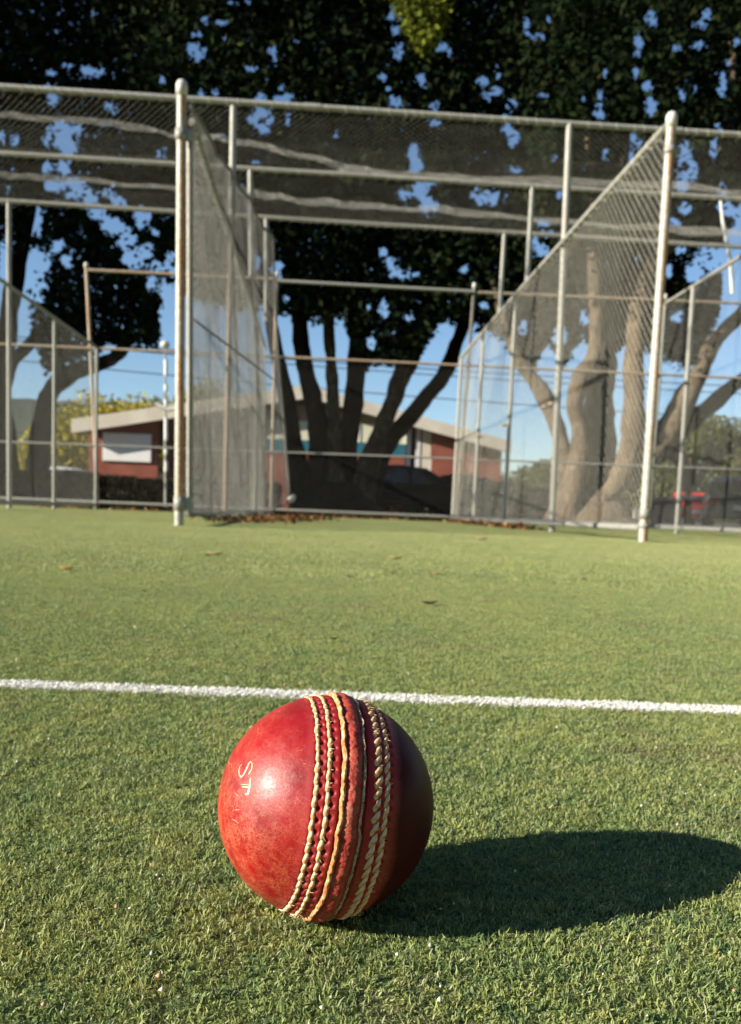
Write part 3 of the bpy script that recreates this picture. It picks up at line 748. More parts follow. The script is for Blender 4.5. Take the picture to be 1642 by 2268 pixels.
A, B, C_, D_ = at(-120, 1105, YB+.02), at(1760, 1170, YB+.02), at(-120, 768, YB+.02), at(1760, 838, YB+.02)
f, U, H = quadsurf(A, B, C_, D_)
o = link('chain_link_mesh', net_mesh('chain_link_mesh', f, U, H, .07, .0009, 3), M['oldwire'], bf); o['kind'] = 'stuff'
# dark strips added for the shaded gap under the back fence
M['board'] = noisy('dark_shade_strip', (.02,.018,.015), (.04,.035,.03), 2, .9)
for xa, xb in ((-4.15, -.85), (-.72, 1.85), (2.0, 4.2)):
    o = MB().box((xa, YB+.05, 0), (xb, YB+.09, .07)).build('shade_strip', M['board'], bf)

# --- pole and lamp behind the left bay, its patches of sun built in white
lp = empty('lamp_post', V3(at(368, 1040, 13.6).x, 13.6, 0), 'slim white lamp post with round top, just left of the left front post', 'lamp post')
P0, P1 = at(368, 1060, 13.6), at(366, 770, 13.6); P0.z = 0
MB().tube([P0, P0.lerp(P1, .5), P1], [.022, .018, .014], 10).build('pole', M['pipe'], lp)
MB().lathe(P1, [(0, -.02), (.05, .0), (.075, .03), (.07, .07), (.035, .10), (0, .11)], 14).build('globe', M['cap'], lp)
for ya, yb in ((797,832),(852,866),(885,900),(925,975),(990,1006),(1022,1044)):  # sunlit dashes of the pole, built as separate white bands
    A, B = at(368, yb, 13.59), at(368, ya, 13.59); MB().tube([A, B], .030, 10).build('sunlit_band', M['whitepaint'], lp)
A = at(345, 893, 13.55); B = at(395, 905, 13.55); MB().tube([A, at(370, 908, 13.55), B], .03, 8).build('bracket_arm', M['cap'], lp)

# ------------------------------------------------------------------ foliage
def set_tint(me, cols, nper):
    a = me.color_attributes.new('tint', 'FLOAT_COLOR', 'POINT')
    c = np.ones((len(cols), nper, 4), np.float32); c[:, :, :3] = cols[:, None, :]; a.data.foreach_set('color', c.ravel())
def leaf_mesh(name, C, size, cols, r, asp=.55):
    n = len(C); a = r.normal(size=(n, 3)); a /= np.linalg.norm(a, axis=1)[:, None]
    b = r.normal(size=(n, 3)); b -= (b*a).sum(1)[:, None]*a; b /= np.linalg.norm(b, axis=1)[:, None]
    s = (size*r.uniform(.6, 1.4, n))[:, None]
    V = np.stack([C-a*s, C-b*s*asp+a*s*.1, C+a*s, C+b*s*asp+a*s*.1], 1).reshape(-1, 3)
    me = np_mesh(name, V, np.arange(4*n).reshape(-1, 4)); set_tint(me, cols, 4); me.materials.append(M['leaf']); return me
def tints(n, r, pal, wts, jit=.3):
    p = np.array(pal)[r.choice(len(pal), n, p=np.array(wts)/sum(wts))]; return np.clip(p*(1+jit*r.normal(size=(n, 1))), .002, .9)
# clearings between the boughs, and the lower edge of the crowns, as seen in the measured view
GAPS = np.array([(148,145,20,6),(207,159,35,14),(114,160,12,8),(359,176,10,14),(383,162,7,10),(110,193,14,8),(477,204,10,12),(552,152,10,10),(138,300,36,32),(117,221,10,15),
(245,238,12,12),(3,304,8,14),(34,311,10,12),(152,335,16,20),(142,370,14,22),(104,373,14,10),(121,411,22,12),(166,415,22,20),(197,439,18,20),(242,425,14,16),(262,446,16,10),
(218,470,18,18),(249,501,22,18),(283,529,20,22),(297,574,22,20),(318,480,16,22),(366,487,8,8),(376,570,12,14),(345,515,8,8),(325,556,14,16),(345,591,30,12),(79,480,12,20),
(76,508,14,16),(128,546,14,14),(145,577,10,12),(72,584,35,35),(66,632,32,40),(41,694,26,30),(7,556,12,20),(7,591,10,30),(4,660,8,40),(335,625,10,20),(359,632,12,18),(376,653,18,25),
(373,694,22,30),(385,600,14,14),(517,4,18,6),(547,4,12,6),(494,49,20,8),(453,42,10,14),(436,76,12,10),(438,117,26,22),(422,102,12,10),(498,87,6,8),(558,153,20,8),(604,113,10,14),
(611,136,8,12),(591,176,5,7),(445,208,10,9),(626,196,10,12),(577,219,14,12),(634,221,30,12),(581,264,22,34),(551,268,10,8),(638,264,6,18),(744,298,5,12),(657,90,10,5),
(864,30,12,20),(876,64,12,20),(883,113,14,22),(887,38,6,16),(974,110,10,10),(849,170,14,10),(861,196,10,8),(876,227,16,14),(932,174,12,16),(963,238,10,16),(963,272,14,12),
(917,340,14,22),(921,366,14,18),(932,416,20,22),(951,453,22,20),(898,431,14,12),(955,404,12,10),(494,298,6,5),(362,178,8,12),(373,574,8,8),(362,340,14,12),(566,363,12,8),
(611,601,14,22),(566,578,8,20),(846,555,6,8),(864,582,8,14),(895,608,18,12),(921,608,10,6),(849,559,8,10),(860,580,8,12),(872,601,8,12),(1029,594,8,12),(632,663,6,8),(815,680,6,9),
(851,684,10,20),(906,703,10,8),(822,760,8,14),(1074,677,10,8),(978,101,12,12),(996,115,10,14),(937,184,10,14),(1070,180,16,14),(1079,212,10,10),(1100,203,14,12),(1102,161,8,20),
(1167,60,12,30),(1190,83,24,12),(1215,41,8,12),(1204,212,12,6),(1135,230,14,14),(1121,262,14,12),(1139,304,16,20),(1125,285,14,14),(1227,350,8,10),(1144,377,14,8),(1339,163,8,14),
(1328,221,8,20),(1330,253,16,12),(1293,223,8,8),(1443,41,18,25),(1415,92,14,28),(1411,120,12,12),(1408,161,12,16),(1434,193,16,16),(1443,235,14,24),(1549,55,22,18),(1567,32,14,18),
(1549,101,24,12),(1498,106,14,10),(1618,138,18,12),(1632,92,10,14),(1604,175,10,20),(1600,203,12,14),(1544,198,8,12),(1512,216,6,18),(1590,285,8,14),(1581,331,10,30),(1406,313,20,20),
(1392,350,16,20),(1517,341,16,30),(1512,405,18,30),(1535,378,12,20),(1342,341,8,14),(1061,437,16,16),(1098,437,24,18),(1204,497,18,14),(1217,520,14,12),(1199,557,18,16),(1240,433,10,10),
(1185,534,10,20),(1517,460,16,16),(1494,492,14,10),(1623,465,18,16),(1604,460,14,20),(1577,571,40,30),(1540,603,22,30),(1623,530,22,22),(1508,552,14,10),(1024,594,6,6),
(1240,745,16,20),(1158,725,14,16),(1295,700,10,18),(1350,730,10,24),(1500,700,12,16),(1220,790,20,12),(1290,790,12,24),(1350,800,12,26),(1600,420,14,20),(1480,600,10,14)], float)
LOWX = [-400, 0, 40, 60, 100, 180, 240, 350, 366, 395, 420, 600, 640, 700, 760, 800, 925, 946, 984, 1084, 1140, 1180, 1215, 1250, 1290, 1330, 1400, 1474, 1530, 1560, 1592, 1602, 1642, 2100]
LOWY = [700, 600, 560, 700, 815, 815, 760, 752, 660, 610, 655, 680, 690, 700, 690, 800, 800, 746, 701, 722, 770, 815, 750, 800, 740, 800, 740, 790, 810, 770, 690, 560, 440, 520]
def crown_points(n, x0, x1, y0, y1, Yc, dY, r, sub=9, spread=.24, gaps=True):
    nc = n//sub
    px = r.uniform(x0, x1, nc); py = r.uniform(y0, y1, nc)
    Y = Yc+r.uniform(-dY, dY, nc)
    k = np.arange(nc)
    D = np.array(FX)[None]+np.array(RX)[None]*((px-821)/F_PX)[:, None]+np.array(UX)[None]*((CY_PX-py)/F_PX)[:, None]
    P = np.array([0, 0, CAM_H])+D*(Y/D[:, 1])[:, None]
    nv = np.array([noise.noise(Vector(p)*.9) for p in P]); P = P[nv > -.36]
    P = np.repeat(P, sub, 0); P = P+r.normal(0, spread, P.shape)*np.array([1, 1, .8])
    qx, qy = project(P)
    w1 = np.array([noise.noise(Vector(p)*1.6) for p in P[::1]]) if len(P) < 60000 else np.repeat([noise.noise(Vector(p)*1.6) for p in P[::4]], 4)[:len(P)] if len(P) % 4 == 0 else np.resize(np.repeat([noise.noise(Vector(p)*1.6) for p in P[::4]], 4), len(P))
    keep = qy < np.interp(qx, LOWX, LOWY)+44*w1
    jit = r.normal(size=len(P))
    if gaps:
        for gx, gy, rx, ry in GAPS:
            k_ = .92 if gy < 200 else (1.25 if gx < 420 else 1.15)
            e = ((qx-gx)/(rx*k_+2))**2+((qy-gy)/(ry*k_+2))**2
            keep &= (e > 1+.7*w1+.28*jit) | (r.random(len(P)) < .02)
    keep &= P[:, 2] > .4
    return P[keep]
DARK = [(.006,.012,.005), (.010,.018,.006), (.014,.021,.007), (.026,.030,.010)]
def limb(parent, pts, widths, Y, m, name='limb', n=12, dY=None):
    """pts in the measured view at distance Y; widths are full widths there in pixels"""
    P = [at(x, y, Y+(dY[i] if dY else 0)) for i, (x, y) in enumerate(pts)]; R = [max(w/2.0/F_PX*Y, .01) for w in widths]
    Q = []; RR = []
    for i in range(len(P)-1):
        p0, p1, p2, p3 = P[max(i-1, 0)], P[i], P[i+1], P[min(i+2, len(P)-1)]
        for k in range(6):
            t = k/6; Q.append(.5*((2*p1)+(p2-p0)*t+(2*p0-5*p1+4*p2-p3)*t*t+(3*p1-p0-3*p2+p3)*t**3)); RR.append(R[i]+(R[i+1]-R[i])*t)
    Q.append(P[-1]); RR.append(R[-1])
    return MB().tube(Q, RR, n, rough=.28).build(name, M[m], parent)
def tree(base_px, Y, label, group=None):
    p = at(*base_px, Y); p.z = 0; return empty('tree', p, label, 'tree', group)
GT = 'large spreading trees behind the nets'
# centre tree
tc = tree((745, 1130), 19.0, 'big many-stemmed tree in deep shade, centred behind the back fence', GT)
limb(tc, [(700,1150),(672,1060),(650,980),(634,870),(615,790),(600,700),(590,600)], [70,50,38,34,30,26,18], 19.0, 'bark_shade', 'limb')
limb(tc, [(730,1155),(718,1040),(704,929),(680,825),(666,739),(659,670),(640,560),(600,430)], [110,70,46,36,34,30,24,14], 19.1, 'bark_shade', 'limb')
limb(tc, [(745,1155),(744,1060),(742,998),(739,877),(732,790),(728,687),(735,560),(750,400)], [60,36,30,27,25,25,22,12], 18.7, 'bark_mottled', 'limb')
limb(tc, [(760,1155),(765,1060),(770,998),(787,842),(794,739),(797,620),(820,460),(850,300)], [110,62,46,38,38,36,28,14], 19.2, 'bark_shade', 'limb')
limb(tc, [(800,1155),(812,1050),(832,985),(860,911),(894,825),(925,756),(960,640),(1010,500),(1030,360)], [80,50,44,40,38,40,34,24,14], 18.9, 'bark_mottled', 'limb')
limb(tc, [(805,1130),(842,1015),(894,939),(946,877),(991,818),(1015,752),(1043,670),(1080,560),(1120,400)], [60,44,38,34,32,32,30,24,12], 19.3, 'bark_shade', 'limb')
MB().lathe(tc.location, [(1.3, -.05), (1.05, .12), (.8, .4), (.6, .7), (0, .8)], 20).build('root_flare', M['bark_shade'], tc)
r = np.random.default_rng(3)
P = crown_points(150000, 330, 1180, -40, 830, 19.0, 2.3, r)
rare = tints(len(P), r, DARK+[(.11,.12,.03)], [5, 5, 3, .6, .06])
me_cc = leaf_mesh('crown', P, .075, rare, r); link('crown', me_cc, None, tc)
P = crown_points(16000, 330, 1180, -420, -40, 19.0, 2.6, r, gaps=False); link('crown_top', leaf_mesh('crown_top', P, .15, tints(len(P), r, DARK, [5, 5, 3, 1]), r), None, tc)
# right tree
tr_ = tree((1330, 1150), 16.5, 'sunlit pale-barked tree with sprawling limbs, behind the right side fence', GT)
YR = 16.5
limb(tr_, [(1250,1165),(1262,1110),(1279,1040),(1283,958),(1271,897),(1290,836),(1318,780),(1320,654),(1312,552),(1318,430),(1300,300)], [96,70,48,38,38,42,36,30,26,20,12], YR, 'bark_pale', 'limb')
limb(tr_, [(1300,1160),(1262,1060),(1250,999),(1218,897),(1178,836),(1149,796),(1120,720),(1090,620)], [60,46,38,36,32,28,20,12], YR+.3, 'bark_pale', 'limb')
limb(tr_, [(1330,1160),(1330,1060),(1328,938),(1330,828),(1345,720),(1365,600),(1375,450),(1390,280)], [84,70,66,60,50,36,26,14], YR+.35, 'bark_shade', 'limb')
limb(tr_, [(1310,1120),(1345,1092),(1373,1060),(1397,999),(1405,897),(1405,775),(1418,674),(1454,572),(1530,497),(1577,414),(1609,322),(1618,230),(1625,120)], [38,40,52,52,46,42,38,34,30,28,26,22,14], YR-.1, 'bark_pale', 'limb')
limb(tr_, [(1385,1080),(1425,1010),(1470,975),(1523,877),(1556,816),(1584,755),(1642,694),(1720,610)], [60,66,64,50,38,33,30,22], YR+.1, 'bark_pale', 'limb')
limb(tr_, [(1440,1020),(1500,958),(1576,897),(1642,842),(1740,780)], [54,46,36,30,22], YR+.3, 'bark_shade', 'limb')
limb(tr_, [(1470,990),(1500,1010),(1522,1060),(1524,1160)], [50,32,20,18], YR+.5, 'bark_shade', 'limb')
MB().lathe(V3(tr_.location.x, YR+.3, 0), [(1.05, -.05), (.9, .15), (.62, .45), (.3, .7), (0, .75)], 18).build('root_flare', M['bark_pale'], tr_)
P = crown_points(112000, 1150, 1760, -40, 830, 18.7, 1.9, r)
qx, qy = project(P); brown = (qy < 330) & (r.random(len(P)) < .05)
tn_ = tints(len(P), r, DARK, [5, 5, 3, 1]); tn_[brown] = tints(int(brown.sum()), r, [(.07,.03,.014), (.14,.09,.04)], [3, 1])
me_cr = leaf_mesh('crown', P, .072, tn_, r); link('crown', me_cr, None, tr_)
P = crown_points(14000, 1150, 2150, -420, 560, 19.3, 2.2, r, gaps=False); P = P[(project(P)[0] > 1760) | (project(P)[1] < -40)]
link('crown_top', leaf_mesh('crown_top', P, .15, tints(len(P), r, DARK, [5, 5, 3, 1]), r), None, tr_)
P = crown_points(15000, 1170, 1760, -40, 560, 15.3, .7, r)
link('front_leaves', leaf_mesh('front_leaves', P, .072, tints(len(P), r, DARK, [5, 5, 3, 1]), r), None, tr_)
# left tree
tl_ = tree((40, 1130), 20.0, 'twin-trunked dark tree at the left edge, its limb arching over the brick building', GT)
limb(tl_, [(20,1150),(8,1020),(0,900),(4,820),(14,740),(28,650),(60,500),(90,350)], [90,60,46,44,40,36,26,14], 20.0, 'bark_shade', 'limb')
limb(tl_, [(2,860),(18,810),(60,768),(100,720),(140,680)], [40,34,24,18,10], 19.9, 'bark_shade', 'limb')
limb(tl_, [(70,1150),(84,1040),(88,980),(96,920),(118,862),(160,826),(220,808),(258,790),(280,755),(290,700),(300,620)], [56,46,44,40,38,36,30,28,26,20,10], 20.1, 'bark_shade', 'limb')
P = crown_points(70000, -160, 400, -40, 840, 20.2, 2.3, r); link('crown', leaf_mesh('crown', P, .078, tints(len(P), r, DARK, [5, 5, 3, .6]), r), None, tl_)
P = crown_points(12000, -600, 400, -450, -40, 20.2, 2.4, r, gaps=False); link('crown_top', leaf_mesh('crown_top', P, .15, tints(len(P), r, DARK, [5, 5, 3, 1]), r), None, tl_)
# sunlit spray of leaves hanging nearest the camera
hs = empty('hanging_branch', at(930, -60, 12.5), 'sunlit yellow green spray of leaves hanging at the top centre of the view', 'branch')
r2 = np.random.default_rng(8); cps = []
for (x, y, s, n) in ((905,10,24,900), (925,45,26,1100), (945,80,24,1000), (935,98,12,350), (965,30,26,700), (900,-30,34,900), (955,-50,34,900)):
    c = np.array(at(x, y, 12.5)); k = s/F_PX*12.5; cps.append(c+r2.normal(size=(n, 3))*k*np.array([.5, .6, .5]))
P = np.concatenate(cps); link('leaves', leaf_mesh('leaves', P, .040, tints(len(P), r2, [(.14,.17,.02), (.20,.21,.03), (.07,.09,.015)], [3, 2, 3]), r2), None, hs)
MB().tube([at(960, -320, 13.2), at(940, -150, 12.8), at(930, 60, 12.5)], [.05, .03, .008], 7).build('twig', M['bark_shade'], hs)

# trees standing off to the left: they shade the crowns behind the nets
def blob_tree(name_label, base, H, W, seed, n, ls, pal, wts, cat='tree', group=None, trunk='bark_shade', low=.25, nm='tree', tr_r=.25):
    rr = np.random.default_rng(seed); o = empty(nm, base, name_label, cat, group); base = np.array(base)
    nb = 26; cs = rr.normal(size=(nb, 3)); cs /= np.linalg.norm(cs, axis=1)[:, None]; cs *= rr.uniform(.25, .80, nb)[:, None]**.7
    C = cs*np.array([W/2, W/2, H*(1-low)/2])+np.array([0, 0, H*(low+(1-low)/2)]); rad = rr.uniform(.16, .30, nb)*min(W, H)
    k = rr.integers(0, nb, n); d = rr.normal(size=(n, 3)); d /= np.linalg.norm(d, axis=1)[:, None]
    P = C[k]+d*(rad[k]*rr.uniform(.5, 1.05, n))[:, None]*np.array([1, 1, .8])+base; P = P[P[:, 2] > .05]
    link('crown', leaf_mesh('crown', P, ls, tints(len(P), rr, pal, wts), rr), None, o)
    b = MB(); b.tube([V3(*base), V3(*base)+V3(.1, 0, H*.3), V3(*base)+V3(0, .1, H*.62)], [tr_r*1.3, tr_r, tr_r*.4], 10, rough=.2)
    for a in (0, 2.1, 4.2): b.tube([V3(*base)+V3(.08, 0, H*.28), V3(*base)+V3(math.cos(a)*W*.16, math.sin(a)*W*.16, H*.5), V3(*base)+V3(math.cos(a)*W*.3, math.sin(a)*W*.3, H*.68)], [tr_r*.6, tr_r*.4, tr_r*.15], 8)
    b.build('trunk', M[trunk], o); return o
GO = 'dark trees in the row beyond the left edge'
for i, (x, y, H, W) in enumerate(((-14, 18.5, 15, 10), (-19, 21.5, 16, 10), (-24, 16.5, 19, 12), (-30, 20, 19, 11), (-36, 15, 22, 14))):
    blob_tree('dark dense tree in the row beyond the left edge', (x, y, 0), H, W, 40+i, 26000, .17, DARK, [5, 5, 3, 1], group=GO, low=.16)

for i, (x, y, H, W) in enumerate(((17, -3, 14, 11), (20, 8, 15, 12), (12, -13, 15, 12), (2, -17, 16, 13), (-9, -20, 16, 13), (24, -14, 17, 13))):  # unseen trees added to cut the sky light on the scene
    blob_tree(('unseen dense tree added beyond the right edge of the turf to block sky light' if x > 15 else 'unseen dense tree added behind the camera to block sky light'), (x, y, 0), H, W, 80+i, 12000, .26, DARK, [5, 5, 3, 1], group='unseen trees added round the open end of the turf', low=.06)
# ------------------------------------------------------------------ beyond the fence
YH = 40.0
def hx(x, y, Y=YH): p = at(x, y, Y); return p.x, p.z
bd = empty('school_building', V3(hx(650, 1100)[0], YH, 0), 'low red brick building with cream sloping fascia, behind the trees', 'building')
L0, AP, R0 = hx(168, 932), hx(680, 857), hx(1127, 980)
def fasc(a, b, t):
    return [(a[0], a[1]-t), (b[0], b[1]-t), b, a]
MB().prism(fasc(L0, AP, .62), YH-.7, YH-.45).build('fascia', M['fascia'], bd); MB().prism(fasc(AP, R0, .56), YH-.7, YH-.45).build('fascia', M['fascia'], bd)
MB().prism([(L0[0], L0[1]-.3), (AP[0], AP[1]-.3), (AP[0], AP[1]-.05), (L0[0], L0[1]-.05)], YH-.45, YH+16).build('roof', M['roofing'], bd)
MB().prism([(AP[0], AP[1]-.3), (R0[0], R0[1]-.3), (R0[0], R0[1]-.05), (AP[0], AP[1]-.05)], YH-.45, YH+16).build('roof', M['roofing'], bd)
def zt(x):    # underside of roof at x
    return L0[1]+(AP[1]-L0[1])*(x-L0[0])/(AP[0]-L0[0])-.31 if x < AP[0] else AP[1]+(R0[1]-AP[1])*(x-AP[0])/(R0[0]-AP[0])-.31
def wallpoly(xa, xb, z0, z1=None): return [(xa, z0), (xb, z0), (xb, zt(xb) if z1 is None else z1), (xa, zt(xa) if z1 is None else z1)]
xl, xd, xw, xr0, xr1 = hx(197, 1000)[0], hx(350, 1000)[0], hx(590, 1000)[0], hx(898, 1000)[0], hx(1112, 1000)[0]
xp = hx(958, 1000)[0]
zb, ztl, zw = hx(700, 1002)[1], hx(700, 976)[1], hx(700, 934)[1]
MB().prism(wallpoly(xl, xd, 0), YH, YH+.3).build('brick_wall', M['brick'], bd)
MB().prism(wallpoly(xd, xw, 0), YH+1.6, YH+1.9).build('recessed_wall', M['brick'], bd)
MB().prism(wallpoly(xw, xr0, 0, zb), YH, YH+.3).build('brick_wall', M['brick'], bd)
MB().prism(wallpoly(xw, xr0, zb+.003, ztl), YH-.02, YH+.28).build('teal_panel', M['teal'], bd)
nwin = 6
for i in range(nwin):
    a = xw+(xr0-xw)*i/nwin; b = xw+(xr0-xw)*(i+1)/nwin
    fr = MB().box((a+.02, YH-.03, ztl+.003), (b-.02, YH+.25, zw)).build('window_panel', M['cream'], bd)
    MB().box((b-.03, YH-.06, ztl), (b+.03, YH-.031, zw)).build('mullion', M['whitepaint'], fr)
MB().prism(wallpoly(xw, xr0, zw+.003), YH, YH+.28).build('gable_infill', M['infill'], bd)
MB().prism(wallpoly(xr0, xp, 0), YH+1.5, YH+1.8).build('porch_wall', M['glass'], bd)
for px, m in ((906, 'whitepaint'), (927, 'whitepaint'), (946, 'fascia')):
    x_ = hx(px, 1000)[0]; MB().box((x_-.12 if m != 'fascia' else x_-.22, YH+.1, 0), (x_+.1 if m != 'fascia' else x_+.2, YH+.3, zt(x_))).build('porch_post' , M[m], bd)
MB().prism(wallpoly(xp, xr1, 0), YH, YH+.3).build('brick_wall', M['brick'], bd)
MB().box((xl, YH+.3, 0), (xl+.3, YH+15, zt(xl)-.02)).build('side_wall', M['brick'], bd); MB().box((xr1-.3, YH+.3, 0), (xr1, YH+15, zt(xr1)-.02)).build('side_wall', M['brick'], bd)
sx0, sz0 = hx(229, 1020); sx1, sz1 = hx(336, 963)
sg = empty('notice_sign', V3((sx0+sx1)/2, YH-.1, sz0), 'plain white sign board on the brick wall under the left fascia', 'sign')
zm = (sz0+sz1)/2
M['signwhite'] = noisy('sign_white', (.84,.82,.78), (.9,.88,.84), 1, .6)
MB().box((sx0, YH-.1, sz0), (sx1, YH-.04, sz1)).build('board', M['signwhite'], sg, .01); MB().box((sx0-.04, YH-.038, sz0-.04), (sx1+.04, YH-.005, sz1+.04)).build('back_frame', M['pipe'], sg)

# shrubs, hedges and trees in the distance
AUT = [(.46,.33,.03), (.34,.30,.04), (.18,.20,.03)]; OLV = [(.10,.11,.035), (.14,.14,.05), (.06,.075,.02)]
def px_tree(xc, ytop, wpx, Y, label, pal, wts, seed, n, ls, **k):
    p = at(xc, ytop, Y); W = wpx/F_PX*Y; return blob_tree(label, (p.x, Y, 0), p.z, W, seed, n, ls, pal, wts, **k)
px_tree(290, 865, 420, 64, 'yellow autumn tree rising behind the cream fascia', AUT, [4, 3, 2], 61, 16000, .16, low=.05)
px_tree(160, 915, 230, 56, 'golden green bushy tree left of the brick building', AUT, [3, 3, 3], 62, 9000, .13, low=.02)
px_tree(455, 850, 200, 68, 'olive tree crown behind the building, beside the left front post', AUT, [1, 3, 4], 63, 8000, .15, low=.1)
px_tree(1545, 905, 210, 46, 'rounded olive green tree behind the red car', OLV, [3, 3, 2], 64, 24000, .12, low=.02)
px_tree(1665, 945, 190, 50, 'olive green tree at the right edge behind the dark van', OLV, [3, 2, 3], 65, 18000, .12, low=.02)
px_tree(1190, 1010, 170, 52, 'grey green shrub to the right of the brick building', OLV, [2, 2, 4], 66, 9000, .11, low=.0, cat='shrub', nm='shrub')
px_tree(1420, 1040, 200, 60, 'low grey green shrub seen between the pale tree and the right front post', OLV, [2, 2, 4], 67, 9000, .11, low=.0, cat='shrub', nm='shrub')
def hedge(x0, x1, Y, H, dp, label, pal, wts, seed, n, ls=.05):
    rr = np.random.default_rng(seed); o = empty('hedge', V3((x0+x1)/2, Y, 0), label, 'hedge', 'clipped hedges behind the nets')
    P = np.stack([rr.uniform(x0, x1, n), Y+rr.uniform(-dp/2, dp/2, n), rr.uniform(0, 1, n)], 1)
    top = H*(1+.16*np.array([noise.noise(Vector((x*.9, seed, 0)))+.5*noise.noise(Vector((x*3, seed, 0))) for x in P[:, 0]])); P[:, 2] = P[:, 2]**.7*top
    link('leaves', leaf_mesh('leaves', P, ls, tints(n, rr, pal, wts), rr), None, o); return o
HB = [(.045,.03,.018), (.03,.032,.014), (.07,.05,.03)]; HD = [(.015,.018,.009), (.025,.026,.012), (.03,.022,.014)]
def hxx(px, Y): return at(px, 1100, Y).x
hedge(hxx(-150, 17.5), hxx(214, 17.5), 17.5, .66, 1.2, 'dark hedge behind the left bay, between the left edge and the brick corner', HD, [2, 2, 1], 71, 14000)
hedge(hxx(222, 16.5), hxx(620, 16.5), 16.5, .57, 1.1, 'brown leafless hedge below the white sign', HB, [2, 2, 1], 72, 18000)
hedge(hxx(640, 24), hxx(1120, 24), 24.0, 1.15, 1.6, 'dark hedge in shade below the brick walls, right of the centre tree', HD, [3, 2, 1], 73, 22000, .06)
hedge(hxx(1120, 27), hxx(1330, 27), 27.0, .9, 1.5, 'dark green hedge seen through the right side fence', HD, [2, 3, 1], 74, 9000, .06)
# far wooded ridge
def ridge():
    V = []; n = 160
    for i in range(n+1):
        x = -160+300*i/n; z = 21+2.5*noise.noise(Vector((x*.02, 3, 0)))+1.6*noise.noise(Vector((x*.15, 7, 0)))-max(0, (x+42))*.45
        V += [(x, 190, -1), (x, 190, max(z, 5)), (x, 260, max(z, 5)*1.05), (x, 300, -1)]
    Fq = [(i*4+k, i*4+4+k, i*4+5+k, i*4+1+k) for i in range(n) for k in range(3)]
    o = link('wooded_hill', np_mesh('wooded_hill', V, Fq, True), noisy('far_woods', (.045,.055,.045), (.10,.11,.085), .12, 1, coord='pos')); o['kind'] = 'structure'
ridge()
# low pink wall
xa, xb = at(1436, 1110, 30).x, at(1512, 1110, 30).x
tag(MB().box((xa, 30, 0), (xb, 30.3, at(1470, 1100, 30).z)).build('low_wall', M['pinkwall'], None, .02), 'low pink block wall left of the red car', 'wall')

